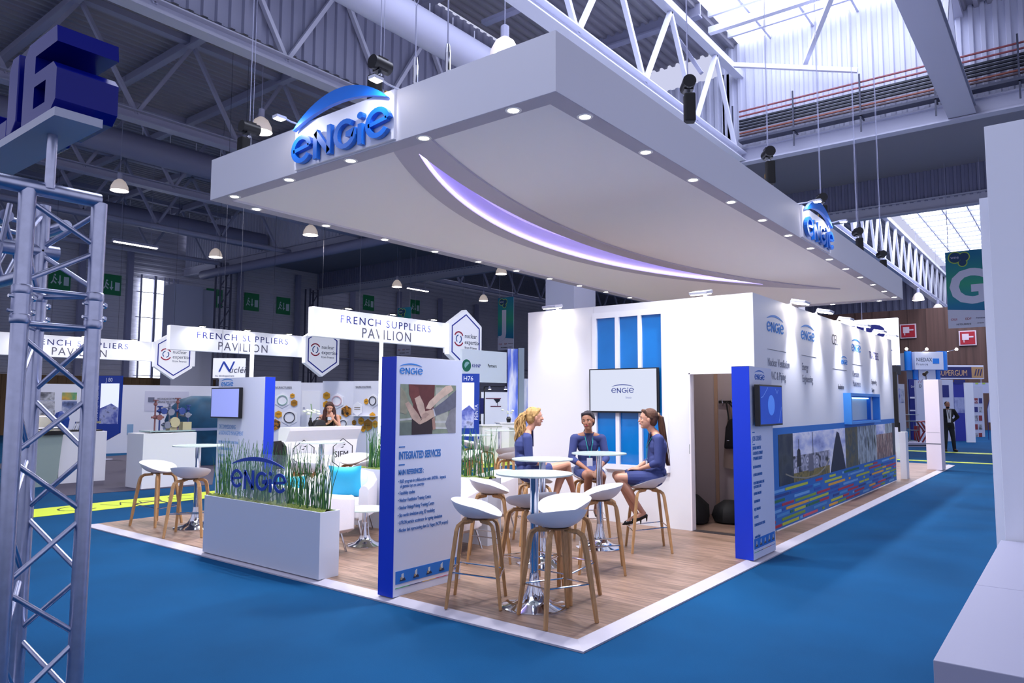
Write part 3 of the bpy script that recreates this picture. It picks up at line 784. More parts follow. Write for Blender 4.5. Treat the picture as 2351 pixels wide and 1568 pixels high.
for x0, x1 in zip(xs, xs[1:]):
    lo, hi = CY0 + RIM, CY1 - RIM
    if x0 >= S0 - 1e-6 and x1 <= S1 + 1e-6:
        a0, a1 = min(f_in(x0), f_led(x0)), min(f_in(x1), f_led(x1)); c0, c1 = f_led(x0), f_led(x1)
        q4(b, x0, x1, lo, lo, a0, a1, ZM); q4(b, x0, x1, c0, c1, hi, hi, ZM)
    else: q4(b, x0, x1, lo, lo, hi, hi, ZM)
b.build('fabric_ceiling', mem, t)
b = MB()
for k in range(120):
    x0 = CX0 + RIM + (15.3 - CX0 - RIM) * k / 120; x1 = CX0 + RIM + (15.3 - CX0 - RIM) * (k + 1) / 120
    o0_, o1_ = f_out(x0), f_out(x1); n0, n1 = f_bin(x0), f_bin(x1)
    if n0 > o0_ or n1 > o1_: continue
    n0, n1 = max(n0, CY0 + RIM), max(n1, CY0 + RIM)
    ins = S0 <= x0 and x1 <= S1
    segs = [(n0, min(f_in(x0), f_led(x0)), n1, min(f_in(x1), f_led(x1))), (f_led(x0), o0_, f_led(x1), o1_)] if ins else [(n0, o0_, n1, o1_)]
    for (a0, c0, a1, c1) in segs:
        for z in (0, .028): q4(b, x0, x1, a0, a1, c0, c1, z)
        for (p0, p1) in ((a0, a1), (c0, c1)):
            b.F([b.P((x0 - CX0, p0 - CY0, 0)), b.P((x1 - CX0, p1 - CY0, 0)), b.P((x1 - CX0, p1 - CY0, .028)), b.P((x0 - CX0, p0 - CY0, .028))])
b.build('curved_band', mat('canopy_band', '#b4b1c2', .6), t)
b = MB(); bl2 = MB()
for k in range(80):
    x0 = S0 + (S1 - S0) * k / 80; x1 = S0 + (S1 - S0) * (k + 1) / 80
    i0, i1, l0, l1 = min(f_in(x0), f_led(x0)), min(f_in(x1), f_led(x1)), f_led(x0), f_led(x1)
    for (p0, p1) in ((i0, i1), (l0, l1)):
        b.F([b.P((x0 - CX0, p0 - CY0, .02)), b.P((x1 - CX0, p1 - CY0, .02)), b.P((x1 - CX0, p1 - CY0, .3)), b.P((x0 - CX0, p0 - CY0, .3))])
    q4(b, x0, x1, i0, i1, l0, l1, .3)
    q4(bl2, x0, x1, l0 - .03, l1 - .03, l0 - .005, l1 - .005, .045)
b.build('slot_recess', mat('slot_white', '#ddd8f4', .6), t)
bl2.build('light_strip', mat('violet_led', '#ffffff', .5, emit=(.50, .42, 1.0), es=13), t)
b = MB(); b.box(RIM, LX - RIM, RIM, LY - RIM, .45, .47); b.build('top_cover', cw, t)
b = MB()
for x in (4.1, 8.2, 12.3): b.box(x - .025, x + .025, RIM, LY - RIM, .31, .45)
b.build('roof_beam', alu, t)
# protruding sign boxes with raised letters
for (nm, o0, u, lab, ww) in (('canopy_sign', (1.03, 4.76, 4.44), -UY, 'big blue raised arc logo on the front of the canopy', 1.76),
                             ('canopy_sign', (8.36, .92, 4.44), UX, 'raised arc logo on the long right side of the canopy', 1.76)):
    s_ = thing(nm, lab, 'sign', o0, 0, 'raised logos on the canopy')
    o1 = Vector((0, 0, 0)); w_ = u.cross(UZ)
    b = MB(); b.prism([(0, 0.02), (ww, .02), (ww, .57), (0, .57)], o1, u, UZ, .035, .001); b.build('sign_panel', mat('sign_panel_white', '#e9e9f2', .4), s_)
    logo(o1 + u * .02 + UZ * .045, u, UZ, ww - .06, blue_logo, s_, .055, 'raised_letters', .05, apex=2.08, inner=.48)
    for du in (0.02, ww - .02):
        b = MB(); p = o1 + u * du + UZ * .6
        b.tube([p - w_ * .1, p + w_ * .12, p + w_ * .22 + UZ * .02], .012, 6)
        q = p + w_ * .28
        b.beam(q - u * .05, q + u * .05, .13, .035, UZ); b.build('sign_lamp', fl_body, s_)
        b = MB(); b.beam(q - u * .04 - UZ * .022, q + u * .04 - UZ * .022, .10, .006, UZ); b.build('lamp_glass', glow, s_)
        W_ = Vector(o0) + q
        tgt = Vector(o0) + u * (ww * .5) + UZ * .2
        spot('sign_light', W_ - UZ * .04, tgt * .55 + (Vector(o0) + u * du + UZ * .2) * .45, 14, 120, COOL, .6, .03)
# rim downlights
dl = [(1.13, 6.3), (1.13, 5.06), (1.13, 3.87), (1.13, 2.68), (1.13, 1.48)]
dl += [(1.68 + 1.267 * k, 1.02) for k in range(13)]
dl += [(1.68 + 1.24 * k, 6.64) for k in range(13)]
dl += [(17.4, y) for y in (1.48, 2.68, 3.87, 5.06, 6.3)]
proto = None
for i, (x, y) in enumerate(dl):
    if proto is None:
        proto = thing('downlight', 'small round downlight set in the rim of the white canopy', 'downlight', (x, y, CZ0), 0, 'downlights around the canopy rim')
        b = MB(); b.lathe([(.085, -.002), (.078, -.012), (.056, -.012), (.05, -.004)], n=20, cap=False); b.build('lamp_ring', mat('lamp_ring', '#f0f0f0', .3), proto, smooth=True)
        b = MB(); b.lathe([(.056, -.009), (.056, -.004)], n=20); b.build('lamp_lens', glow, proto)
    else: copy_tree(proto, loc=(x, y, CZ0))
    spot('downlight_beam', (x, y, CZ0 - .02), (x, y, 0), 215, 145, WARM, .9, .05)
# chain hoists
def hoist(x, y, z, label, top=9.0, s=1.0, rz=0):
    t = thing('chain_hoist', label, 'chain hoist', (x, y, z), rz, 'chain hoists carrying the canopy')
    b = MB(); b.tube([(-.13, 0, .42), (.13, 0, .42)], .085, 16); b.box(-.07, .07, -.06, .06, .33, .5); b.build('motor_housing', black, t, smooth=True)
    b = MB(); b.tube([(0, 0, .3), (0, 0, .36)], .03, 8); b.tube([(.0, .0, 0), (.0, .0, .33)], .009, 6); b.tube([(.03, 0, -.05), (.03, 0, .33)], .009, 6); b.build('load_chain', chrome, t)
    b = MB(); b.box(-.15, -.02, -.07, .07, -.12, .26); b.build('chain_bag', mat('bag_black', '#08080a', .8), t, bevel=.02)
    b = MB(); b.lathe([(.02, .02), (.035, .04), (.035, .1), (.02, .13)], (.1, 0, 0), 10); b.build('hook_block', mat('hoist_yellow', '#c58a1c', .4), t)
    b = MB(); b.tube([(0, 0, .5), (0, 0, top - z)], .006, 5); b.tube([(.05, 0, .5), (.05, 0, top - z)], .004, 4); b.build('suspension_chain', steel_d, t)
    return t
hoist(1.35, 6.35, 5.05, 'black chain hoist above the left corner of the canopy')
hoist(1.45, 3.75, 5.25, 'black chain hoist just above the big canopy logo')
hoist(1.55, 1.15, 5.75, 'black chain hoist cut by the top edge above the near canopy corner', 12)
for i, (x, y, z, lb_) in enumerate(((4.4, 1.15, 5.35, 'black chain hoist above the long canopy side, nearest the near corner'), (7.5, 1.15, 5.3, 'chain hoist above the long canopy side before the logo'), (10.6, 1.15, 5.25, 'chain hoist right behind the logo on the long canopy side'),
                                    (13.6, 1.15, 5.15, 'black chain hoist above the far part of the canopy'), (16.6, 1.15, 5.05, 'black chain hoist at the right end of the canopy'))):
    hoist(min(x, 16.15), y, z, lb_, 12, rz=.6)
for i, (x, y) in enumerate(((1.4, 3.1), (1.4, 2.6))):
    t = thing('rigging_wire', 'steel rigging wire with shackles rising from the front of the canopy', 'wire', (x, y, 4.95), 0, 'rigging wires above the canopy front')
    b = MB(); b.tube([(0, 0, 0), (0, 0, .5), (0, -.0, 1.2)], .009, 5); b.tube([(0, 0, 1.2), (-.3, 1.6, 6)], .005, 4); b.tube([(0, 0, 1.2), (.6, -1.6, 6)], .005, 4); b.build('steel_wire', steel_d, t)
    b = MB(); b.lathe([(.02, .2), (.03, .3), (.03, .5), (.02, .6)], n=8); b.build('shackle', chrome, t)
# ================================================================ TOTEMS
tw = mat('totem_white', '#cdd3ea', .5)
bar_blue = mat('bar_blue', '#1f6fc8', .6)
def pictos(o, u, w_, p, n=5):
    """blue bar with five little site pictures and a rainbow line"""
    b = MB(); b.prism([(0, 0), (w_, 0), (w_, .105), (0, .105)], o, u, UZ, .002); b.build('picture_bar', bar_blue, p)
    b = MB(); rr = random.Random(3)
    for i in range(n):
        x = w_ * (i + .28) / n
        b.m = 0; b.prism([(x, .02), (x + .07, .02), (x + .055, .045), (x + .015, .04)], o, u, UZ, .004)
        b.m = 1; b.prism([(x + .02, .04), (x + .045, .04), (x + .045, .08 + .01 * (i % 2)), (x + .02, .075)], o, u, UZ, .005)
        b.m = 2; b.prism([(x + .01, .03), (x + .03, .03), (x + .03, .05), (x + .01, .05)], o, u, UZ, .006)
    b.build('site_pictures', [mat('pic_dark', '#1b2a50', .6), mat('pic_pale', '#b9c3d0', .6), mat('pic_tan', '#a09078', .6)], p)
    b = MB(); cs = ['#3aa060', '#1a2c60', '#c8a040', '#b03a50', '#3a60c0']
    for i in range(5):
        b.m = i; b.prism([(w_ * i / 5, -.035), (w_ * (i + 1) / 5, -.035), (w_ * (i + 1) / 5, -.03), (w_ * i / 5, -.03)], o, u, UZ, .002)
    b.build('rainbow_line', [mat('rl' + c, c, .6) for c in cs], p)
def totem(label, loc, bw, bt, h=2.0, face='-Y'):
    """white board bw wide, bt thick; blue end panel"""
    t = thing('information_totem', label, 'totem', loc, 0, 'brand totems on the stand')
    if face == '-Y':
        b = MB(); b.box(.004, bw, 0, bt, 0, h - .003); b.build('white_board', tw, t, bevel=.002)
        b = MB(); b.box(0, .004, 0, bt, 0, h); b.build('blue_side', blue_dark, t)
        b = MB(); b.box(0, bw, 0, bt, h - .003, h + .001); b.build('top_cap', white, t)
    else:
        b = MB(); b.box(0, bt, .004, bw, 0, h - .003); b.build('white_board', tw, t, bevel=.002)
        b = MB(); b.box(0, bt, 0, .004, 0, h); b.build('blue_side', blue_dark, t)
        b = MB(); b.box(0, bt, 0, bw, h - .003, h + .001); b.build('top_cap', white, t)
    return t
# front totem: integrated services
T1 = totem('white and blue totem about integrated services with a photo of joined hands', (.055, 1.89, ZP), .835, .18)
logo((.04, 0, 1.85), UX, UZ, .27, wall_logo, T1, .002)
tb = mat('text_blue', '#2a6cb4', .6); tb2 = mat('text_blue_light', '#5c8cc8', .6)
def ln(body, z, s, m=tb, x=.045, sx=.62, p=T1, bold=0.0): return text(body, (x, 0, z - ZP), UX, UZ, s, m, p, .0015, sx=sx, bold=bold)
ln('INTEGRATED SERVICES', 1.165, .088, sx=.56, bold=.03)
ln('MAIN REFERENCES :', 1.035, .058, sx=.58, bold=.03)
for z, s_ in ((.965, '• R&D program in collaboration with ANDRA : impacts'), (.925, '   of gamma rays on concrete'), (.868, '• Feasibility studies'), (.808, '• Nuclear Ventilation Training Centre'), (.746, '• Nuclear Fittings/Valving Training Centre'),
              (.684, '• Site works simulation using 3D modeling'), (.622, '• ATRON particle accelerator for ageing simulation'), (.56, '• Nuclear fuel reprocessing plant La Hague (NCPF project)')):
    ln(s_, z, .043, tb, sx=.60)
b = MB(); b.prism([(.045, 1.262 - ZP), (.115, 1.262 - ZP), (.115, 1.272 - ZP), (.045, 1.272 - ZP)], (0, 0, 0), UX, UZ, .0015)
b.prism([(.045, 1.112 - ZP), (.115, 1.112 - ZP), (.115, 1.122 - ZP), (.045, 1.122 - ZP)], (0, 0, 0), UX, UZ, .0015); b.build('rule_line', tb, T1)
pictos((.03, 0, .10), UX, .79, T1)
# the joined-hands picture, printed flat: (x 0..1, y 0..1)
def picture(p, x0, z0, w_, h_, shapes, name):
    b = MB(); cols = []
    for i, (c, poly) in enumerate(shapes):
        if c not in cols: cols.append(c)
        b.m = cols.index(c); b.prism([(x * w_, y * h_) for x, y in poly], (x0, 0, z0 - ZP), UX, UZ, .0006 + .00012 * i, .0003)
    return b.build(name, [mat('ph' + c, c, .6, noise=.18, nscale=14) for c in cols], p)
picture(T1, .05, 1.365, .70, .435, [
    ('#7c8878', [(0, 0), (1, 0), (1, 1), (0, 1)]), ('#5f6c66', [(0, 0), (.2, 0), (.2, .25), (0, .25)]), ('#a3a59c', [(.62, .1), (.85, .1), (.85, .95), (.62, .95)]),
    ('#b4b8b8', [(0, .28), (.22, .3), (.22, .34), (0, .32)]), ('#b4b8b8', [(.6, .22), (1, .2), (1, .25), (.6, .27)]), ('#b4b8b8', [(.6, .1), (1, .08), (1, .12), (.6, .14)]),
    ('#5a2a2c', [(.2, .0), (.56, 0), (.6, 1), (.14, 1), (.22, .6)]), ('#2a1c24', [(.2, 0), (.56, 0), (.56, .38), (.2, .38)]),
    ('#7c7c86', [(.86, 0), (1, 0), (1, .6), (.9, .5), (.8, .2)]),
    ('#8c8a78', [(0, .95), (.08, .85), (.16, .6), (.1, .4), (0, .45)]), ('#b59a8c', [(.08, .62), (.14, .66), (.3, .42), (.36, .3), (.33, .2), (.2, .32)]),
    ('#6a3434', [(.14, 1), (.3, .95), (.34, .72), (.22, .6), (.15, .8)]), ('#c0a698', [(.24, .72), (.33, .78), (.4, .62), (.44, .4), (.36, .34), (.3, .5)]),
    ('#c8b0a0', [(.9, 1), (.8, .98), (.5, .66), (.44, .52), (.52, .5), (.72, .72), (.95, .9)]), ('#5c5e70', [(1, .9), (.78, .68), (.56, .5), (.6, .36), (.8, .44), (1, .54)]),
    ('#b8bcc8', [(.56, .52), (.59, .5), (.62, .36), (.585, .35)]), ('#c0a494', [(.57, .5), (.6, .36), (.46, .26), (.34, .2), (.33, .24), (.4, .34), (.34, .38), (.42, .46)]),
    ('#a88c80', [(.36, .3), (.44, .33), (.5, .4), (.44, .44), (.38, .4)]), ('#a07c70', [(.55, .3), (.6, .34), (.62, .1), (.57, .08)])], 'printed_photo')
# right totem: job corner, with a television
T2 = totem('white and blue totem with a blue lit television beside the mural wall', (3.34, .055, ZP), .70, .19)
logo((.16, 0, 1.86), UX, UZ, .30, mat('logo_blue2', '#1f62c0', .6), T2, .002)
for z, s_, sz in ((1.25, 'JOB CORNER', .075), (1.16, 'JOIN ENGIE AND BECOME', .05), (1.105, 'A PLAYER IN OUR COMMUNITY', .05), (1.05, 'OF "IMAGINATIVE BUILDERS" !', .05), (.965, 'FIRST STEP IN AN OPEN WEB', .042),
                  (.885, 'ALL PROFILES, BEGINNER MINDED', .042), (.80, 'NUCLEAR TRAINED ENGINEERS, CADRES', .042), (.76, 'IN JOBS TECHNICAL, EXPERT', .042), (.69, 'COMPUTING MANAGEMENT', .042), (.61, 'CLIENT MANAGEMENT', .042),
                  (.53, 'PROJECT MANAGEMENT', .042), (.45, 'NETWORK', .042), (.37, 'EXTENSION NUCLEAR SAFETY CAREERS', .042), (.25, 'recruitnuclear@engie', .045)):
    text(s_, (.05, 0, z - ZP), UX, UZ, sz, tb, T2, .0015, sx=.42 if len(s_) > 12 else .6)
for z in (1.335, 1.21):
    b = MB(); b.box(.05, .12, -.0015, 0, z - ZP, z - ZP + .01); b.build('rule_line', tb, T2)
pictos((.03, 0, .105), UX, .64, T2)
t = thing('television', 'tilted-looking black framed television with a blue picture on the right totem', 'television', (3.39, .055, 1.405))
b = MB(); b.box(0, .74, -.085, -.03, 0, .44); b.build('screen_frame', black, t, bevel=.004)
b = MB(); b.box(.2, .5, -.03, 0, .1, .34); b.build('wall_bracket', black, t)
scr = photo_mat('blue_space_screen', ['#0b2c8c', '#0f3aa0', '#1250b8'], 1.2)
scr.node_tree.nodes['Principled BSDF'].inputs['Emission Color'].default_value = (*L('#1244b0'), 1)
scr.node_tree.nodes['Principled BSDF'].inputs['Emission Strength'].default_value = .35
b = MB(); b.box(.02, .72, -.087, -.085, .02, .42); b.build('screen', scr, t)
b = MB(); b.prism(arc(.36, .22, .11, 0, 360, 20)[:-1], (0, -.087, 0), UX, UZ, .001); b.build('glowing_disc', mat('disc_blue', '#1a6ad0', .3, emit='#1a6ad0', es=.4), t)
b = MB(); b.stroke([(.04, .3), (.1, .31), (.2, .37), (.26, .41)], .005, (0, -.087, 0), UX, UZ, .001); b.stroke([(.6, .03), (.64, .1), (.7, .2)], .006, (0, -.087, 0), UX, UZ, .001); b.stroke([(.5, .4), (.56, .35), (.6, .39)], .006, (0, -.087, 0), UX, UZ, .001)
b.build('screen_streaks', mat('streak', '#6a90d8', .4, emit='#6a90d8', es=.3), t)
# far left totem: decommissioning
T3 = totem('white and blue totem with a pale screen at the far left corner of the stand', (2.45, 7.45, ZP), 1.36, .18, face='-X')
u3 = -UY
def l3(body, z, s, m=tb2, sx=.55): return text(body, (0, 1.30, z - ZP), u3, UZ, s, m, T3, .0015, sx=sx)
logo((0, 1.28, 1.86), u3, UZ, .36, wall_logo, T3, .002)
l3('DECOMMISSIONING', 1.19, .10); l3('& RADWASTE MANAGEMENT', 1.09, .10); 
for i, s_ in enumerate(('PREPARATION OF POST OPERATIONAL', 'DECOMMISSIONING STUDY', 'DISMANTLING', 'WASTE MANAGEMENT AND SORTING', 'SITE LOGISTICS SUPPORT', 'RADIOLOGICAL INVENTORIES', 'ENGINEERING STUDIES')):
    l3(s_, .95 - i * .11, .062)
t = thing('television', 'pale violet television hanging on the far left totem', 'television', (2.45, 8.02, 1.37))
b = MB(); b.box(-.09, -.03, 0, .86, 0, .5); b.box(-.03, 0, .3, .56, .1, .4); b.build('screen_frame', black, t, bevel=.004)
b = MB(); b.box(-.092, -.09, .02, .84, .02, .48); b.build('screen', mat('violet_screen', '#8a94d8', .3, emit='#8f9ae0', es=.42), t)
t = thing('information_totem', 'tall pale blank totem at the far right corner of the stand', 'totem', (16.25, .02, ZP), 0, 'brand totems on the stand')
b = MB(); b.box(0, .6, 0, .32, 0, 2.2); b.build('white_board', mat('pinkish_white', '#e6dbe6', .5), t, bevel=.003)
b = MB(); b.box(-.002, 0, 0, .32, .62, .64); b.box(-.002, 0, .02, .30, .9, .905); b.build('board_seam', grey_txt, t)
t = thing('spotlight', 'small black spotlight on a stem standing on the far right totem', 'spotlight', (16.4, .3, ZP + 2.2))
b = MB(); b.tube([(0, 0, 0), (0, 0, .1)], .01, 6); b.build('stem', black, t)
b = MB(); b.tube([(-.05, .03, .13), (.05, -.02, .2)], [.05, .035], 12); b.build('lamp_head', black, t)
# stand end: dark edge panel and white post beyond the mural
t = thing('end_partition', 'white end partition with a dark edge beyond the mural wall', 'partition', (13.35, .30, ZP))
b = MB(); b.box(0, .28, 0, .12, 0, 1.0); b.build('lower_panel', white, t)
b = MB(); b.box(.5, 4.0, .9, .95, 0, .35); b.build('low_panel', white, t)
b = MB(); b.box(0, .06, .12, .3, 1.1, 2.3); b.box(.02, .04, .1, .14, 1.0, 1.2); b.build('dark_edge', black, t)

# ================================================================ PLANTERS
stem_m = mat('horsetail_green', '#36683f', .5, noise=.25, nscale=3)
stem_m2 = mat('horsetail_bright', '#5a8a3a', .5, noise=.2, nscale=3)
moss = mat('moss', '#5c6a2c', .9, noise=.4, nscale=22, bump=1, bscale=60)
box_m = mat('planter_white', '#c6cad8', .35)
def planter(label, x0, x1, y0, y1, h, n, seed, hs=(.35, .62)):
    t = thing('planter', label, 'planter', (x0, y0, ZP), 0, 'planters around the lounge')
    w_, l_ = x1 - x0, y1 - y0
    b = MB()
    for bb in ((0, .015, 0, l_), (w_ - .015, w_, 0, l_), (.015, w_ - .015, 0, .015), (.015, w_ - .015, l_ - .015, l_)): b.box(*bb, 0, h)
    b.box(.015, w_ - .015, .015, l_ - .015, 0, .05); b.build('planter_box', box_m, t)
    r = random.Random(seed)
    b = MB(); nx_, ny_ = 6, int(l_ / .05); idx = {}
    for i in range(nx_ + 1):
        for j in range(ny_ + 1):
            idx[i, j] = b.P((.015 + (w_ - .03) * i / nx_, .015 + (l_ - .03) * j / ny_, h - .02 + (r.random() * .045 if 0 < i < nx_ else 0)))
    for i in range(nx_):
        for j in range(ny_): b.F((idx[i, j], idx[i + 1, j], idx[i + 1, j + 1], idx[i, j + 1]))
    o = b.build('moss', moss, t, smooth=True); o['kind'] = 'stuff'
    b = MB()
    for k in range(n):
        x = w_ * (.38 + .48 * r.random()); y = l_ * (.03 + .94 * r.random()); H = r.uniform(*hs)
        dx, dy = r.gauss(0, .05), r.gauss(0, .07); b.m = 1 if r.random() < .22 else 0
        b.tube([(x, y, h - .02), (x + dx * .4, y + dy * .3, h + H * .5), (x + dx, y + dy, h + H)], [.0045, .004, .0015], 5)
        if r.random() < .06: b.tube([(x, y, h), (x + dx * 2, y + dy * 3, h + H * .4), (x + dx * 3 + .05, y + dy * 6, h + H * .25)], [.003, .003, .001], 4)
    o = b.build('horsetail_stems', [stem_m, stem_m2], t); o['kind'] = 'stuff'
    return t
PL1 = planter('long white planter of horsetail stems with blue brand letters at the platform edge', .052, .275, 2.86, 4.86, .60, 215, 1, (.34, .62))
planter('white planter of horsetail stems partly hidden behind the front totem', 2.2, 2.44, 2.66, 4.95, .74, 300, 2, (.34, .60))
t = thing('logo_plaque', 'clear plate with royal blue arc logo standing in the front planter', 'sign', (.088, 4.40, .62))
b = MB(); b.box(0, .006, -.97, 0.02, .0, .50); b.build('clear_plate', mat('clear_acrylic', '#f2f6ff', .05, alpha=.07), t)
logo((-.006, 0.0, .13), -UY, UZ, .95, mat('plaque_blue', '#123a9c', .4), t, .006)

# ================================================================ STOOLS, TABLES, ARMCHAIRS
def make_stool():
    t = thing('bar_stool', '', 'bar stool', (0, 0, ZP), 0, 'white shell bar stools with oak legs')
    b = MB(); na, nr = 40, 9
    def pt(k, q, dz=0.0, inset=0.0):
        th = 2 * PI * k / na; c, s_ = math.cos(th), math.sin(th)
        rx = .215 if c < 0 else .20; ry = .225
        n_ = 2.3; rad = 1 / ((abs(c) ** n_ + abs(s_) ** n_) ** (1 / n_))
        x, y = rx * c * rad * q, ry * s_ * rad * q
        bk = (1 - c) / 2
        hgt = .055 + .085 * bk ** 1.1
        z = .690 + hgt * q ** 3.0 + (-.06 * max(0, c) ** 1.6 * max(0, q - .5) ** 1.2 * 2.0)
        return (x, y, z + dz)
    R1 = [[b.P(pt(k, q / nr)) for k in range(na)] for q in range(1, nr + 1)]
    ctr = b.P((0, 0, .690))
    for k in range(na): b.F((ctr, R1[0][k], R1[0][(k + 1) % na]))
    for A, B in zip(R1, R1[1:]):
        for k in range(na): b.F((A[k], B[k], B[(k + 1) % na], A[(k + 1) % na]))
    R2 = [[b.P(pt(k, q / nr, -.018 if q < nr else -.006, .0)) for k in range(na)] for q in range(1, nr + 1)]
    c2 = b.P((0, 0, .672))
    for k in range(na): b.F((c2, R2[0][(k + 1) % na], R2[0][k]))
    for A, B in zip(R2, R2[1:]):
        for k in range(na): b.F((A[k], A[(k + 1) % na], B[(k + 1) % na], B[k]))
    for k in range(na): b.F((R1[-1][k], R2[-1][k], R2[-1][(k + 1) % na], R1[-1][(k + 1) % na]))
    b.build('seat_shell', white_g, t, smooth=True)
    for sx_, sy_ in ((1, 1), (1, -1), (-1, 1), (-1, -1)):
        pts = [(.215 * sx_, .215 * sy_, 0), (.176 * sx_, .178 * sy_, .36), (.148 * sx_, .150 * sy_, .59), (.138 * sx_, .140 * sy_, .625), (.112 * sx_, .115 * sy_, .648), (.03 * sx_, .05 * sy_, .655)]
        b = MB(); b.tube(pts, [.019, .026, .028, .027, .024, .022], 4, ry=[.017, .021, .021, .019, .015, .013])
        b.build('leg', wood_leg, t, smooth=False, bevel=.004)
    b = MB(); b.lathe([(.09, .663), (.09, .673)], n=20); b.build('seat_plate', mat('brown_plate', '#7a5636', .5), t)
    b = MB(); q = .190; z1, z2 = .235, .275
    b.tube([(q + .012, q - .008, z1), (q + .012, -q + .008, z1)], .006, 6); b.tube([(-q + .006, q - .01, z2), (-q + .006, -q + .01, z2)], .006, 6)
    b.tube([(q, q - .004, z1), (-q + .01, q - .004, z2)], .006, 6); b.tube([(q, -q + .004, z1), (-q + .01, -q + .004, z2)], .006, 6)
    b.build('footrest', chrome, t)
    return t
st0 = make_stool(); stool_used = [False]
def stool(x, y, deg, label):
    if not stool_used[0]:
        stool_used[0] = True; o = st0; o.location = (x, y, ZP); o.rotation_euler = (0, 0, math.radians(deg)); o['label'] = label; return o
    return copy_tree(st0, loc=(x, y, ZP), rz=math.radians(deg), label=label)
stool(.43, .505, 64, 'white bar stool nearest the camera with its back to the viewer')
stool(.395, 1.265, -57, 'white bar stool in front of the integrated services totem')
stool(1.0, .82, 178, 'white bar stool right behind the nearest bar table')
stool(1.135, 1.27, 67, 'white bar stool behind the pole of the nearest bar table')
stool(1.68, 2.2, -52, 'white bar stool to the right of the front totem, by the planter')
stool(2.0, 1.06, 123, 'empty white bar stool in front of the middle bar tables, right side')
stool(3.17, 1.16, 128, 'white bar stool carrying the woman with the long dark ponytail')
stool(3.48, 2.12, 222, 'white bar stool carrying the woman facing the camera')
stool(2.72, 2.38, -42, 'white bar stool carrying the woman with the curly blonde ponytail')
stool(.575, 6.965, -73, 'leftmost white bar stool at the far left bar table')
stool(.46, 5.925, 45, 'white bar stool beside the left end of the long planter')
stool(1.75, 5.42, 40, 'white bar stool behind the long planter, nearest the blue letters')
stool(2.75, 5.35, 130, 'white bar stool behind the turquoise cushion')
stool(2.55, 6.45, 250, 'white bar stool on the far side of the table behind the planter')
stool(3.1, 6.05, 200, 'white bar stool right of the table behind the planter')
stool(6.0, 5.35, 60, 'white bar stool behind the ponytailed blonde woman, nearer one')
stool(6.55, 6.4, -30, 'white bar stool at the far rear bar table, left of its pole')
stool(5.3, 4.75, 95, 'white bar stool close to the rear corner of the front wall')
stool(4.75, 5.2, 170, 'white bar stool behind the stems of the hidden planter')
stool(7.2, 7.25, -60, 'farthest white bar stool at the rear edge of the stand')

glass_m = mat('frosted_glass', '#cfded8', .14, alpha=.88)
edge_m = mat('glass_edge_green', '#9fc8b8', .15, trans=.3)
def make_table(name, cat, rt, h, rb, group):
    t = thing(name, '', cat, (0, 0, ZP), 0, group)
    b = MB(); b.lathe([(rt, h - .012), (rt, h)], n=56); b.build('glass_top', glass_m, t, smooth=True)
    b = MB(); b.lathe([(.09, h - .022), (.09, h - .013)], n=28); b.build('top_plate', chrome, t, smooth=True)
    b = MB(); b.lathe([(.034, .2), (.034, h - .02)], n=20, cap=True); b.build('pole', chrome, t, smooth=True)
    b = MB(); b.lathe([(rb, 0), (rb, .008), (rb * .93, .016), (rb * .6, .032), (rb * .36, .07), (rb * .24, .12), (.042, .2), (.036, .26)], n=48); b.build('trumpet_base', chrome, t, smooth=True)
    return t
tb0 = make_table('bar_table', 'bar table', .31, 1.045, .265, 'round glass bar tables')
tb0.location = (.60, .84, ZP); tb0['label'] = 'nearest round glass bar table with chrome trumpet base'
for x, y, lb_ in ((1.86, 1.66, 'round glass bar table in front of the blonde woman'), (2.95, 1.65, 'round glass bar table between the seated women, rightmost'), (.78, 6.35, 'round glass bar table at the far left corner of the stand'),
                  (2.28, 5.77, 'round glass bar table behind the turquoise cushions'), (7.3, 6.6, 'farthest round glass bar table at the rear of the stand'), (5.4, 5.6, 'round bar table hidden behind the horsetail stems')):
    copy_tree(tb0, loc=(x, y, ZP), label=lb_)
lt = make_table('low_table', 'coffee table', .26, .41, .20, None); lt['label'] = 'low round glass table beside the blue side of the front totem'; lt.location = (1.38, 3.78, ZP)

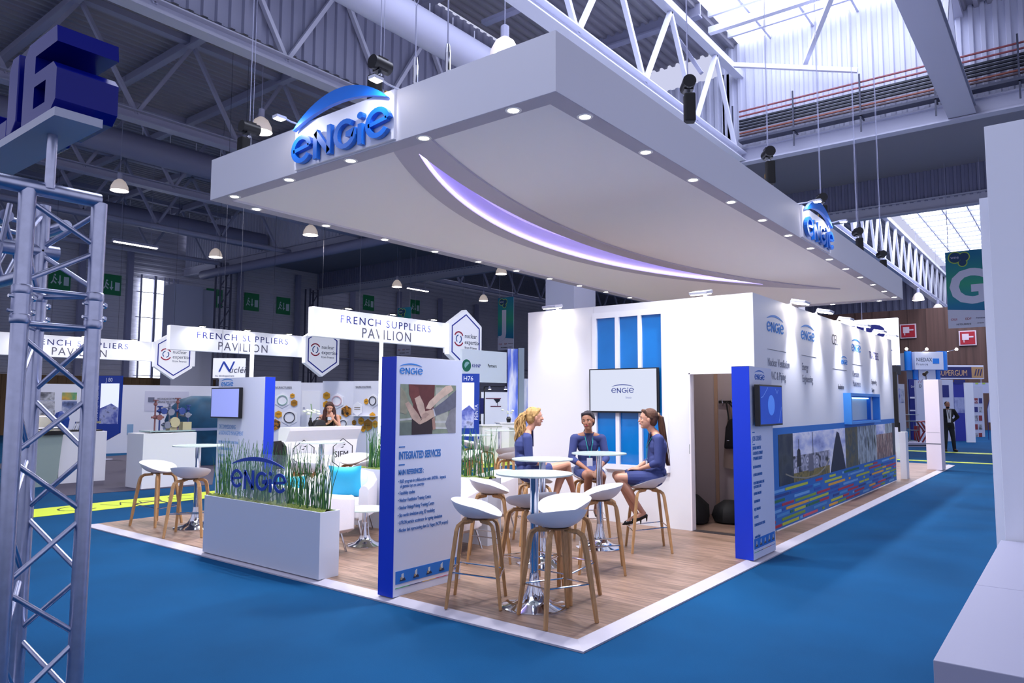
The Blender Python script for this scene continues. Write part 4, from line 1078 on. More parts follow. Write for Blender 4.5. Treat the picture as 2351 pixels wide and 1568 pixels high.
leather = mat('white_leather', '#e6e2ea', .45, bump=.08, bscale=120)
def make_armchair():
    t = thing('armchair', '', 'armchair', (0, 0, ZP), 0, 'white tub armchairs')
    path = [(.33, -.36, .60), (.1, -.37, .63), (-.12, -.36, .68), (-.26, -.30, .72), (-.34, -.18, .74), (-.36, 0, .75), (-.34, .18, .74), (-.26, .30, .72), (-.12, .36, .68), (.1, .37, .63), (.33, .36, .60)]
    b = MB(); rings = []; n = len(path)
    fine = []
    for k in range(n - 1):
        for s_ in range(4):
            f = s_ / 4; fine.append(tuple(path[k][i] * (1 - f) + path[k + 1][i] * f for i in range(3)))
    fine.append(path[-1]); n = len(fine)
    for k, (x, y, zt) in enumerate(fine):
        a, c = Vector(fine[max(k - 1, 0)][:2]), Vector(fine[min(k + 1, n - 1)][:2]); d = (c - a).normalized(); nr = Vector((-d.y, d.x))
        pin = Vector((x, y)) - nr * -.045; pout = Vector((x, y)) + nr * -.045
        pr = []
        th = .05
        for (o_, z) in ((-th * 1.0, .2), (-th * 1.15, .4), (-th * 1.0, zt - .04), (-th * .6, zt - .006), (0, zt), (th * .6, zt - .006), (th, zt - .04), (th, .25)):
            p = Vector((x, y)) + nr * o_; pr.append(b.P((p.x, p.y, z)))
        rings.append(pr)
    for A, B in zip(rings, rings[1:]):
        m = len(A)
        for j in range(m): b.F((A[j], A[(j + 1) % m], B[(j + 1) % m], B[j]))
    b.F(rings[0]); b.F(rings[-1][::-1])
    b.build('backrest_shell', leather, t, smooth=True, bevel=.006)
    b = MB(); b.box(-.30, .34, -.31, .31, .2, .42); b.build('seat_cushion', leather, t, bevel=.035)
    for sx_, sy_ in ((1, 1), (1, -1), (-1, 1), (-1, -1)):
        b = MB(); b.tube([(.26 * sx_, .28 * sy_, .21), (.30 * sx_, .33 * sy_, 0)], .011, 8); b.build('leg', chrome, t, smooth=True)
    return t
ac0 = make_armchair(); ac0['label'] = 'white tub armchair behind the right end of the long planter'; ac0.location = (.71, 3.98, ZP)
copy_tree(ac0, loc=(1.72, 4.62, ZP), rz=math.radians(215), label='white tub armchair with a turquoise cushion behind the low glass table')
copy_tree(ac0, loc=(1.75, 2.95, ZP), rz=math.radians(180), label='white tub armchair glimpsed to the right of the front totem')
copy_tree(ac0, loc=(2.95, 3.35, ZP), rz=math.radians(150), label='white tub armchair behind the bar stools, near the blonde woman')
cush = mat('turquoise_satin', '#2aa8cf', .45, bump=.5, bscale=9)
def cushion(loc, rot, label):
    b = MB(); n = 14
    for side in (1, -1):
        g_ = {}
        for i in range(n + 1):
            for j in range(n + 1):
                x, y = -1 + 2 * i / n, -1 + 2 * j / n
                pin = 1 - .10 * (1 - x * x) * 0 - .09 * (1 - abs(y) ** 2) * abs(x) ** 6
                th = .075 * ((1 - x ** 4) * (1 - y ** 4)) ** .6
                px_ = x * .21 * (1 - .10 * (1 - y * y)); py_ = y * .21 * (1 - .10 * (1 - x * x))
                g_[i, j] = b.P((px_, side * th, py_ + .2))
        for i in range(n):
            for j in range(n):
                q = (g_[i, j], g_[i + 1, j], g_[i + 1, j + 1], g_[i, j + 1]); b.F(q if side < 0 else q[::-1])
    o = b.build('cushion', cush, None, smooth=True); o.location = loc; o.rotation_euler = rot
    tag(o, label, 'cushion', 'turquoise cushions'); return o
cushion((1.86, 4.70, .452), (math.radians(-14), 0, math.radians(125)), 'turquoise cushion on the armchair behind the low glass table')
cushion((.58, 4.16, .452), (math.radians(-14), 0, math.radians(-80)), 'turquoise cushion half hidden by the horsetail stems')

# ================================================================ FOREGROUND TOWER, NUMBER SIGN, RIGHT STAND
A_ = Vector((-3.26, .21, 0)); B_ = A_ + Vector((.235, 0, 0)); C3 = A_ + Vector((.1175, .2035, 0)); ZT = 2.395
t = thing('lattice_tower', 'aluminium triangular lattice tower in the left foreground', 'lattice tower', A_)
R_ = .027
for P_ in (A_, B_, C3):
    q = P_ - A_
    b = MB(); b.tube([q, q + UZ * (ZT - .01)], R_, 24); b.build('chord_tube', alu, t, smooth=True)
    b = MB()
    for z in (1.93, 2.03):
        b.lathe([(R_ + .001, z - .018), (R_ + .005, z - .012), (R_ + .005, z + .012), (R_ + .001, z + .018)], q, 24)
    b.lathe([(R_ + .003, 1.94), (R_ + .003, 2.02)], q, 24); b.build('coupling_sleeve', alu, t, smooth=True)
    b = MB()
    for z in (1.955, 2.005):
        b.tube([q + Vector((-.042, -.01, z)), q + Vector((.042, .01, z))], .006, 8); b.tube([q + Vector((.038, .01, z)), q + Vector((.046, .012, z))], .011, 6)
    b.build('coupling_pin', chrome, t)
def brace(p, q, nm='brace', r=.0095, par=None):
    b = MB(); b.tube([p, q], r, 10)
    b.build(nm, alu, par or t, smooth=True)
for (P_, Q_, ph) in ((A_ - A_, B_ - A_, 0), (B_ - A_, C3 - A_, 0), (C3 - A_, A_ - A_, .25)):
    z = 1.885; up = True; k = 0
    zs = [1.885 - .215 * i for i in range(0, 10)]
    for i in range(len(zs) - 1):
        a, c = (P_, Q_) if (i + int(ph * 2)) % 2 == 0 else (Q_, P_)
        brace(a + UZ * (zs[i] - .01), c + UZ * (zs[i + 1] + .01))
    brace(P_ + UZ * 2.035, Q_ + UZ * 2.035); brace(P_ + UZ * 1.915, Q_ + UZ * 1.915)
    brace(Q_ + UZ * 2.20 if ph != .5 else P_ + UZ * 2.2, P_ + UZ * 2.06 if ph != .5 else Q_ + UZ * 2.06); brace(P_ + UZ * 2.35, Q_ + UZ * 2.22)
b = MB(); b.tube([Vector((-1.4, 0, ZT)), (B_ - A_) + Vector((0, 0, ZT))], R_, 24); b.build('top_tube', alu, t, smooth=True)
b = MB(); b.tube([C3 - A_ + Vector((-1.5, 0, 2.21)), C3 - A_ + Vector((.06, 0, 2.21))], R_, 24); b.build('top_tube', alu, t, smooth=True)
b = MB(); b.lathe([(.17, 0), (.17, .012)], (.1175, .07, .0), 4); b.box(-.06, .3, -.06, .27, 0, .012); b.build('base_plate', alu, t)
t = thing('lattice_girder', 'aluminium lattice girder leaving the tower head towards the left edge', 'lattice girder', A_ + Vector((-1.5, 0, ZT - .02)))
for (dy, dz) in ((.235, 0.0), (.12, -.40)):
    b = MB(); b.tube([(0, dy, dz), (1.44, dy, dz)], R_ * .9, 20); b.build('chord_tube', alu, t, smooth=True)
for k in range(9):
    x = .08 + k * .16
    brace((x, .06, -.05), (x + .08, .12, -.38), par=t); brace((x + .08, .12, -.38), (x + .16, .235, -.0), par=t); brace((x, .06, -.05), (x + .1, .225, -.02), par=t)
t = thing('lattice_girder', 'aluminium lattice girder running back from the tower head, far side', 'lattice girder', C3 + Vector((0, 0, ZT - .2)), 0)
for (dx, dz) in ((-.1, .14), (.1, .14), (0, -.06)):
    b = MB(); b.tube([(dx, .05, dz), (dx, 1.9, dz)], .024, 16); b.build('chord_tube', alu, t, smooth=True)
for k in range(9):
    y = .08 + k * .2; brace((-.1, y, .14), (0, y + .1, -.06), par=t); brace((0, y + .1, -.06), (.1, y + .2, .14), par=t); brace((-.1, y, .14), (.1, y + .1, .14), par=t)
# number sign
pz = 2.592
t = thing('number_sign', 'glossy blue block letters J6 on a white board above the tower', 'sign', A_ + Vector((0, 0, pz)))
gl = mat('glossy_blue_block', '#06127c', .25, spec=.3)
def yz(p): return (-(p[0] - .21), p[1] - pz)   # image-left is +Y: run along -Y
six = [(.03, 2.925), (.26, 2.925), (.315, 2.885), (.315, 2.63), (.05, 2.63), (.01, 2.67), (.01, 2.755), (.045, 2.79), (.205, 2.79), (.205, 2.865), (.012, 2.865), (.005, 2.885)]
six = [(.03, 2.925), (.275, 2.925), (.315, 2.885), (.315, 2.63), (.05, 2.63), (.01, 2.66), (.01, 2.765), (.045, 2.8), (.20, 2.8), (.20, 2.865), (.02, 2.865), (.02, 2.91)]
# the 6 is made of four bars around its eye, then its top hook
b = MB()
def ext(b, pts, d=.2):
    A = [b.P((0, y - .21, z - pz)) for y, z in pts]; Bv = [b.P((d, y - .21, z - pz)) for y, z in pts]
    n = len(pts); b.F(A); b.F(Bv[::-1])
    for j in range(n): b.F((A[j], Bv[j], Bv[(j + 1) % n], A[(j + 1) % n]))
def yl(pts): return [(.21 - y, z - pz) for y, z in pts]
holed(yl([(.03, 2.925), (.275, 2.925), (.315, 2.885), (.315, 2.632), (.05, 2.632), (.012, 2.662), (.012, 2.77), (.045, 2.8), (.21, 2.8), (.21, 2.865), (.02, 2.865)]),
      [yl([(.21, 2.672), (.105, 2.672), (.105, 2.752), (.21, 2.752)])], (.2, 0, 0), -UY, UZ, .2, 'digit_six', gl, t)
b = MB()
ext(b, [(.44, 2.925), (.375, 2.925), (.375, 2.67), (.42, 2.632), (.47, 2.632), (.47, 2.88)])
ext(b, [(.47, 2.632), (.62, 2.632), (.66, 2.67), (.66, 2.74), (.57, 2.74), (.57, 2.70), (.47, 2.70)])
b.build('letter_j', gl, t, bevel=.004)
b = MB(); b.box(-.01, .14, -.23, .62, .0, .03); b.build('sign_board', mat('board_pale', '#b8bccc', .5), t)
b = MB(); b.tube([(.06, -.02, -.195), (.06, -.02, 0)], .0165, 16); b.build('sign_post', alu, t, smooth=True)

# right foreground neighbour stand
b = MB(); b.box(0, 1.35, -3.2, 0, 0, .75); o = b.build('counter_plinth', mat('plinth_grey_white', '#a0a0b6', .5), None, bevel=.003); o.location = (-1.18, -2.2, 0); tag(o, 'wide grey-white plinth filling the lower right corner, nearer block', 'plinth', 'neighbour stand plinths')
b = MB(); b.box(0, 1.5, -3.2, 0, 0, .75); o = b.build('counter_plinth', mat('plinth_grey_white', '#a0a0b6', .5), None, bevel=.003); o.location = (.175, -2.2, 0); tag(o, 'grey-white plinth running up to the white wall at the right edge', 'plinth', 'neighbour stand plinths')
nw = mat('neighbour_wall', '#e6e8f2', .6)
b = MB(); b.box(0, .12, -3.2, 0, 0, 3.57); o = b.build('partition_panel', nw, None, bevel=.002); o.location = (1.7, -2.225, 0); tag(o, 'tall white partition panel cut by the right edge', 'partition')
b = MB(); b.box(0, 1.2, -.06, 0.0, 0, 3.1); o = b.build('partition_panel', nw, None); o.location = (1.83, -2.165, 0); tag(o, 'lower white partition strip just behind the tall panel at the right edge', 'partition')
# ================================================================ NEIGHBOURING STANDS
def at(px, py, dep): return CAM + ray(px, py) * dep            # a point seen at a pixel, dep metres away
def gz(px, dep):                                               # floor point under a pixel column at a distance
    p = at(px, 925, dep); return Vector((p.x, p.y, 0))
class Wall:
    """upright flat panel between two floor points, local frame with u along it and n towards the viewer"""
    def __init__(s, pxa, da, pxb, db, h, name, label, cat, m, th=.08, z0=0.0, group=None, kind=None):
        s.a, s.b = gz(pxa, da), gz(pxb, db); s.a.z = z0; d = s.b - s.a; d.z = 0
        s.w = d.length; s.u = d.normalized(); s.n = s.u.cross(UZ); s.h = h
        s.rz = math.atan2(s.u.y, s.u.x)
        s.t = thing(name, label, cat, s.a, s.rz, group) if label else thing(name, '', '', s.a, s.rz)
        if kind:
            s.t['kind'] = kind
        b = MB(); b.box(0, s.w, 0, th, 0, h); b.build('panel', m, s.t)
    def loc(s, px, py):
        r = ray(px, py); k = (s.a - CAM).dot(s.n) / r.dot(s.n); p = CAM + r * k
        return ((p - s.a).dot(s.u), p.z - s.a.z)
    def rect(s, px0, py0, px1, py1, m, name='print', off=0.0, d=.01, par=None):
        x0, z0 = s.loc(px0, py0); x1, z1 = s.loc(px1, py1)
        b = MB(); b.prism([(x0, z0), (x1, z0), (x1, z1), (x0, z1)], (0, 0, 0), UX, UZ, d, off); return b.build(name, m, par or s.t)
    def text(s, body, px, py, hpx, m, sx=.8, off=.012, shear=0, vert=False):
        x, z = s.loc(px, py); x2, z2 = s.loc(px, py - hpx)
        if vert: return text(body, (x, 0, z), UZ, -UX, (z2 - z) * 1.4, m, s.t, .004, sx=sx, off=off)
        return text(body, (x, 0, z), UX, UZ, (z2 - z) * 1.4, m, s.t, .004, sx=sx, off=off, shear=shear)
def box_at(name, label, cat, x0, x1, y0, y1, z0, z1, m, group=None, bevel=0.0):
    b = MB(); b.box(0, x1 - x0, 0, y1 - y0, 0, z1 - z0); o = b.build(name, m, None, bevel=bevel); o.location = (x0, y0, z0); return tag(o, label, cat, group)
wht = mat('stand_white', '#dde0ee', .55)
gcar = mat('grey_carpet', '#4a4658', .95)
# grey carpet of the machine stand, yellow aisle tape
b = MB(); b.prism([(1.1, 11.3), (3.6, 10.9), (9.5, 20.9), (2.4, 19.5)], (0, 0, .001), UX, UY, .006)
tag(b.build('grey_carpet', gcar), 'dark grey carpet under the white plinths of the machine stand', 'carpet')
yel = mat('yellow_tape', '#c8dc2c', .6)
def tape(p0, p1, w_, label, group):
    p0, p1 = Vector((*p0, .002)), Vector((*p1, .002)); d = (p1 - p0).normalized(); nr = Vector((-d.y, d.x, 0)) * w_ / 2
    t = thing('aisle_tape', label, 'floor tape', p0, math.atan2(d.y, d.x), group); Ln = (p1 - p0).length
    b = MB(); b.box(0, Ln, -w_ / 2, w_ / 2, 0, .004); b.build('tape_band', yel, t)
    r = random.Random(int(Ln * 10)); b = MB(); x = .3
    while x < Ln - .5:
        pts = []; ph = r.random() * 6
        for k in range(22): pts.append((x + k * .045, w_ * .24 * math.sin(k * .9 + ph) * r.uniform(.5, 1)))
        b.stroke(pts, .02, (0, 0, .004), UX, UY, .001); x += 1.25 + r.random() * .5
        b.stroke(arc(x - .1, 0, w_ * .3, 40, 320, 10), .03, (0, 0, .004), UX, UY, .001); x += .3
    b.build('handwriting', mat('ink', '#23301c', .7), t)
tape((-3.0, 9.45), (22.0, 9.75), .85, 'broad yellow tape with black handwriting on the carpet at the left', 'yellow aisle tapes')
tape((24.45, 14.0), (24.45, -5.0), .6, 'farther of the two yellow tapes across the right aisle', 'yellow aisle tapes')
tape((19.75, 7.6), (19.75, -5.0), .36, 'nearer of the two yellow tapes across the right aisle', 'yellow aisle tapes')

# ---- machine stand at the left
W1 = Wall(60, 21.5, 503, 24.6, 2.15, 'stand_partition', 'long white partition behind the machine stand at the left', 'partition', wht)
p_a = photo_mat('poster_blue', ['#1e2c50', '#6a7aa8', '#c2c8dc', '#39508c'], 3.0)
p_b = photo_mat('poster_warm', ['#7c3a34', '#c8a040', '#4a9a70', '#b04a80'], 2.0)
p_c = photo_mat('poster_grey', ['#22242e', '#70727c', '#c0c2cc', '#3a4a34'], 4.0)
for r_ in ((93, 900, 125, 919, p_c), (93, 921, 125, 940, p_c), (93, 941, 125, 955, p_c), (143, 901, 176, 918, p_b), (143, 921, 176, 944, p_a), (205, 901, 222, 918, p_c)):
    W1.rect(*r_, 'wall_poster')
W1.rect(333, 898, 432, 943, mat('banner_paper', '#c9cbe0', .5), 'company_poster')
W1.rect(340, 912, 354, 923, mat('print_slate', '#6a6f88', .6), 'poster_emblem', .012)
W1.text('MECANIQUE DE PRECISION', 361, 918, 5, grey_txt, .6); W1.text('SERRAGE PAR EXTENSION', 361, 925, 5, grey_txt, .6)
W1.text('www.mecaprecision.fr', 361, 936, 3, grey_txt, .6)
W1.rect(292, 974, 305, 998, mat('leaflet_blue', '#7ea3c8', .6), 'leaflet', .01)
box_at('display_plinth', 'white display plinth carrying the valve machine model', 'plinth', 2.36, 3.4, 11.2, 11.85, 0, 1.03, white, 'white plinths of the machine stand', .004)
box_at('display_plinth', 'white display plinth left of the valve machine, behind the tower', 'plinth', 1.72, 2.6, 13.3, 14.0, 0, 1.02, white, 'white plinths of the machine stand', .004)
t = thing('valve_model', 'pale model of valves, flanges and pipes on a white plinth', 'machine model', (2.45, 11.25, 1.03))
b = MB(); b.box(.08, .98, .05, .5, .02, .045); b.build('glass_plate', mat('plate_green', '#8fa8a4', .2), t)
b = MB()
for x in (.15, .5, .9): b.box(x, x + .05, .1, .16, 0, .02)
b.build('plate_feet', black, t)
r = random.Random(9)
vb = mat('valve_blue', '#3a4f94', .4, .3); vc = mat('valve_cream', '#bdb390', .5); vr = mat('valve_rust', '#8a5a5c', .5); vs_ = mat('valve_steel', '#8a90a4', .3, .8)
for (x, z, rr_, Ln, m_x, nm) in ((.58, .20, .075, .10, vc, 'round_flange'), (.36, .42, .045, .16, vb, 'valve_body'), (.28, .30, .04, .2, vr, 'valve_body'), (.5, .40, .05, .12, vs_, 'valve_body'), (.72, .42, .05, .16, vb, 'valve_body'), (.84, .34, .04, .2, vs_, 'valve_body'), (.44, .15, .05, .12, vs_, 'valve_body')):
    b = MB(); b.tube([(x, .12, z), (x, .12 + Ln, z)], rr_, 16); b.tube([(x, .10, z), (x, .12, z)], rr_ * 1.35, 16); b.tube([(x - Ln * .6, .2, z), (x + Ln * .6, .2, z)], rr_ * .5, 10); b.build(nm, m_x, t, smooth=True)
for x, h_, m_x in ((.24, .62, vr), (.33, .5, vb), (.68, .66, vr), (.52, .55, vs_), (.9, .52, vb)):
    b = MB(); b.lathe([(.015, .04), (.015, h_ - .1), (.035, h_ - .08), (.035, h_ - .05), (.02, h_ - .04), (.02, h_), (.05, h_), (.05, h_ + .02)], (x, .22, 0), 12); b.build('stem_wheel', m_x, t, smooth=True)
b = MB(); b.box(.76, .94, .14, .3, .045, .2); b.box(.5, .64, .14, .3, .045, .1); b.build('pump_block', vc, t)
# covered machine
t = thing('covered_machine', 'large machine under a dark teal cloth tied with clear tape', 'covered machine', gz(455, 19.0), math.radians(-40))
b = MB(); n = 30; r = random.Random(5)
prof = [(.62, .0), (.66, .25), (.62, .55), (.70, .85), (.74, 1.15), (.66, 1.45), (.45, 1.68), (.2, 1.78)]
rings = []
for (q, z) in prof:
    rings.append([b.P((q * 1.0 * math.cos(2 * PI * j / n) * (1.12 + .05 * math.sin(j * 2.1 + z * 3)) + .12 * z * .3, q * .8 * math.sin(2 * PI * j / n) * (1 + .06 * math.sin(j * 1.7 - z * 4)), z)) for j in range(n)])
for A, B in zip(rings, rings[1:]):
    for j in range(n): b.F((A[j], A[(j + 1) % n], B[(j + 1) % n], B[j]))
b.F(rings[-1]); b.build('cloth_cover', mat('teal_cloth', '#0a4668', .6, noise=.3, nscale=3), t, smooth=True)
b = MB(); b.lathe([(.80, .9), (.82, .97)], n=30, cap=False); b.build('plastic_tape', mat('clear_tape', '#a8b4d4', .25), t, smooth=True)
# black-topped kiosk
t = thing('tablet_kiosk', 'greenish grey kiosk with a black slanted tablet, behind the tower', 'kiosk', gz(108, 14.0), math.radians(15))
b = MB(); b.prism([(-.28, 0), (.28, 0), (.36, .98), (-.30, .98)], (0, 0, 0), UX, UZ, -.5); b.build('kiosk_body', mat('kiosk_grey_green', '#8fa09c', .5), t)
b = MB(); b.prism([(-.05, .98), (.5, 1.28), (.5, 1.36), (-.05, 1.06)], (-.34, 0, 0), UY, UZ, .74); b.build('tablet_frame', black, t)
b = MB(); b.prism([(.02, 1.105), (.44, 1.335), (.44, 1.34), (.02, 1.11)], (-.28, 0, 0), UY, UZ, .60); b.build('tablet_border', white, t)
b = MB(); b.prism([(.06, 1.13), (.40, 1.318), (.40, 1.324), (.06, 1.136)], (-.24, 0, 0), UY, UZ, .52); b.build('tablet_screen', black, t)
t = thing('exhibit_model', 'small blue and clear exhibit on the plinth behind the tower', 'exhibit', (1.75, 13.35, 1.02))
b = MB(); b.box(.02, .8, .05, .5, .0, .03); b.build('base_tray', black, t)
b = MB(); b.lathe([(.0, .03), (.14, .08), (.16, .25), (.1, .38), (0, .42)], (.1, .3, 0), 8); b.build('blue_shell', mat('exhibit_blue', '#143a90', .3), t)
b = MB()
for k in range(5): b.tube([(.3 + k * .08, .2, .03), (.34 + k * .08, .2, .15 + .03 * (k % 2))], .02, 8)
b.box(.3, .78, .1, .14, .16, .2); b.build('chrome_rods', chrome, t)
# blue row markers
def marker(px, dep, num, side, label, w_=.62, flip=False, zt=2.35, zb=.45):
    o = gz(px, dep); t = thing('row_marker', label, 'sign', o, math.atan2(RX.y, RX.x) + (-.18 if not flip else .1), 'blue row markers')
    zt_ = zt; mb = mat('marker_blue', '#123aa0', .4)
    b = MB(); b.prism([(0, zb + .28), (w_ * .5, zb), (w_, zb + .28), (w_, zt_), (0, zt_)] if False else [(0, zb + .2), (w_ * .35, zb), (w_, zb + .3), (w_, zt_), (0, zt_)], (0, 0, 0), UX, UZ, .05); b.build('marker_panel', mb, t)
    x0 = .26 * w_ if not flip else .05 * w_
    b = MB(); b.prism([(x0, zb + .55), (x0 + .66 * w_, zb + .55), (x0 + .66 * w_, zt_ - .22), (x0, zt_ - .22)], (0, 0, 0), UX, UZ, .004, .05); b.build('screen', mat('marker_screen', '#e4e8fa', .4, emit='#dfe6ff', es=.5), t)
    pp = photo_mat('marker_photo', ['#2a3a9c', '#6a78c8', '#b8c0ea', '#1c2460'], 5.0)
    b = MB(); b.prism([(x0, zb + .55), (x0 + .66 * w_, zb + .55), (x0 + .66 * w_, zb + 1.0), (x0 + .4 * w_, zb + 1.12), (x0, zb + .98)], (0, 0, 0), UX, UZ, .002, .054); b.build('screen_photo', pp, t)
    text(num, (w_ * .42 if not flip else w_ * .12, 0, zt_ - .17), UX, UZ, .16, mat('marker_white', '#d8e0f8', .5), t, .004, off=.05, sx=.9)
    if not flip: text(side, (.19 * w_, 0, zb + .62), UZ, -UX, .12, mat('marker_white', '#d8e0f8', .5), t, .004, off=.05, sx=.82)
    else: text(side, (.93 * w_, 0, zb + .75), UZ, -UX, .13, mat('marker_white', '#d8e0f8', .5), t, .004, off=.05, sx=.9)
    b = MB(); b.tube([(w_ * .5, -.03, 0), (w_ * .5, -.03, zb + .4)], .02, 8); b.lathe([(.2, 0), (.2, .012)], (w_ * .5, -.03, 0), 20); b.build('marker_stand', steel_d, t)
    return t
marker(217, 20.5, 'J 80', 'DUPERRIER INDUSTRIE', 'blue row marker J 80 with a lit screen by the machine stand', w_=.88)
marker(1058, 18.0, 'H76', 'PEINTA', 'blue row marker H76 with a lit screen right of the front totem', w_=.46, flip=True)
# ---- gasket stand
DS = 19.6
G1 = Wall(594, DS, 690, DS + .3, 2.2, 'stand_partition', 'white partition with gasket rings and yellow hexagons, left part', 'partition', wht, group='gasket stand partitions')
G2 = Wall(690, DS + .9, 742, DS + .9, 2.18, 'stand_partition', 'white partition with a narrow door in the gasket stand', 'partition', wht, group='gasket stand partitions')
G3 = Wall(740, DS + .1, 811, DS, 2.2, 'stand_partition', 'white partition behind the woman at the counter', 'partition', wht, group='gasket stand partitions')
G4 = Wall(811, DS, 880, DS - .5, 2.2, 'stand_partition', 'white partition with shelf and sealing exhibits', 'partition', wht, group='gasket stand partitions')
G1.text('GASKET MANUFACTURER', 599, 892, 5.5, grey_txt, .76); G4.text('SEALING SOLUTIONS', 817, 891, 5, grey_txt, .68)
G2.rect(694, 897, 733, 979, mat('door_white', '#eceef6', .4), 'door'); G2.rect(696, 935, 700, 938, steel_d, 'door_handle', .012)
hy = mat('hex_yellow', '#d99a1c', .5); hyd = mat('hex_ochre', '#a8741c', .5); hk = photo_mat('hex_black_gold', ['#0e0c0c', '#181414', '#c8841c', '#100c0c'], 8); hw = mat('hex_white', '#eceef6', .5); hp = mat('hex_print', '#5a4a20', .6)
def hexa(W, cx, cy, rpx, m, name='hexagon_plaque', ring=None):
    x, z = W.loc(590 + cx / 7.127, 860 + cy / 7.127); x2, _ = W.loc(590 + (cx + rpx) / 7.127, 860 + cy / 7.127); r_ = abs(x2 - x)
    b = MB(); b.prism([(x + r_ * 1.12 * math.sin(k * PI / 3), z + r_ * 1.12 * math.cos(k * PI / 3)) for k in range(6)], (0, 0, 0), UX, UZ, .012, .012 if ring is None else .004)
    o = b.build(name, m, W.t)
    if ring is None and m is not hk:
        b = MB()
        for q in (.15, -.12): b.prism([(x - r_ * .6, z + q * r_), (x + r_ * .6, z + q * r_), (x + r_ * .6, z + (q + .1) * r_), (x - r_ * .6, z + (q + .1) * r_)], (0, 0, 0), UX, UZ, .002, .025)
        b.build('plaque_text', hp, o)
    if ring:
        b = MB(); b.stroke(arc(x, z, r_ * .68, 0, 360, 28)[:-1], r_ * .1, (0, 0, 0), UX, UZ, .02, .018, closed=True); b.build('gasket_ring', ring, o)
rg, rk, rp_ = mat('ring_green', '#7fa8a0', .4), mat('ring_dark', '#2e2c3c', .4), mat('ring_pink', '#d8b0b8', .4)
for a_ in ((415, 420, 118, hw, rg), (185, 635, 105, hw, rk), (530, 700, 128, hw, rk)): hexa(G1, a_[0], a_[1], a_[2], a_[3], 'gasket_display', a_[4])
for a_ in ((580, 345, 38, hy), (608, 465, 55, hyd), (245, 490, 40, hy), (352, 650, 58, hy), (120, 810, 60, hy), (297, 820, 88, hk), (148, 925, 42, hy)): hexa(G1, *a_)
hexa(G3, 1310, 430, 110, hw, 'gasket_display', rp_); hexa(G3, 1415, 800, 75, hw, 'gasket_display', rk)
for a_ in ((1143, 345, 56, hy), (1140, 490, 55, hy), (1465, 600, 82, hk), (1345, 705, 36, hy)): hexa(G3, *a_)
for a_ in ((1895, 680, 46, hy), (1710, 760, 45, hy), (1595, 785, 32, hyd), (1820, 825, 70, hyd), (1940, 810, 45, hy), (1795, 440, 35, hy), (1745, 890, 35, hy)): hexa(G4, *a_)
hexa(G4, 1900, 430, 80, hw, 'gasket_display', rk); hexa(G4, 1650, 560, 80, hw)
G4.rect(806 + 6, 954, 868, 956, white, 'shelf_board', .0, .18)
# counter
ca, cb = gz(664, 13.4), gz(828, 14.6); dv = cb - ca; cl = dv.length
t = thing('reception_counter', 'curved glossy white counter with outlined hexagon SIEM logos', 'counter', ca, math.atan2(dv.y, dv.x))
b = MB(); n = 16
prof = [(0, 0), (.10, .3), (.14, .6), (.08, .9), (-.04, 1.1), (-.06, 1.16), (.30, 1.16), (.34, 1.10), (.34, 0)]
A = [b.P((0, y, z)) for y, z in prof]; B = [b.P((cl, y, z)) for y, z in prof]
b.F(A[::-1]); b.F(B)
for j in range(len(prof)): b.F((A[j], A[(j + 1) % len(prof)], B[(j + 1) % len(prof)], B[j]))
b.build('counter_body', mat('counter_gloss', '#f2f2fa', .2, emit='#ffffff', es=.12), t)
for x in (.36, 1.24):
    b = MB(); b.stroke([(x + .26 * math.sin(k * PI / 3), .62 + .30 * math.cos(k * PI / 3)) for k in range(6)], .012, (0, .05, 0), UX, UZ, .012, closed=True); b.build('hexagon_outline', mat('counter_ink', '#1c1c24', .5), t)
    text('SIEM', (x - .2, .045, .56), UX, UZ, .17, mat('counter_ink', '#1c1c24', .5), t, .006, sx=1.0)
    b = MB()
    b.prism([(x - .06, .74), (x + .02, .77), (x + .0, .74)], (0, .045, 0), UX, UZ, .006); b.prism([(x - .02, .79), (x + .06, .82), (x + .04, .79)], (0, .045, 0), UX, UZ, .006); b.build('logo_mark', mat('counter_ink', '#1c1c24', .5), t)
t = thing('flower_vase', 'white orchid in a black vase on the curved counter', 'flowers', gz(714, 14.2) + Vector((0, 0, 1.16)))
b = MB(); b.lathe([(.035, 0), (.045, .06), (.02, .14), (.025, .17)], n=14); b.build('vase', black, t, smooth=True)
b = MB(); r = random.Random(2)
for k in range(9):
    c_ = Vector((r.gauss(0, .07), r.gauss(0, .04), .24 + r.random() * .1)); b.lathe([(0, -.02), (.035, -.01), (.04, .01), (0, .025)], c_, 8)
b.build('blossoms', mat('petal', '#e6ecdc', .6), t, smooth=True)
b = MB(); b.tube([(0, 0, .15), (.02, 0, .3), (.0, .0, .44)], .008, 6); b.build('stem', stem_m2, t)
t = thing('handbag', 'small dark handbag lying on the curved counter', 'bag', gz(728, 14.35) + Vector((0, 0, 1.16)), .2)
b = MB(); b.prism([(-.18, 0), (.18, 0), (.15, .1), (.06, .13), (-.1, .12)], (0, 0, 0), UX, UZ, .1); b.build('bag_body', mat('dark_leather', '#17161e', .5), t, bevel=.02)
b = MB(); b.tube([(-.1, -.05, .1), (-.05, -.05, .17), (.05, -.05, .17), (.1, -.05, .1)], .008, 6); b.build('bag_strap', mat('dark_leather', '#17161e', .5), t)
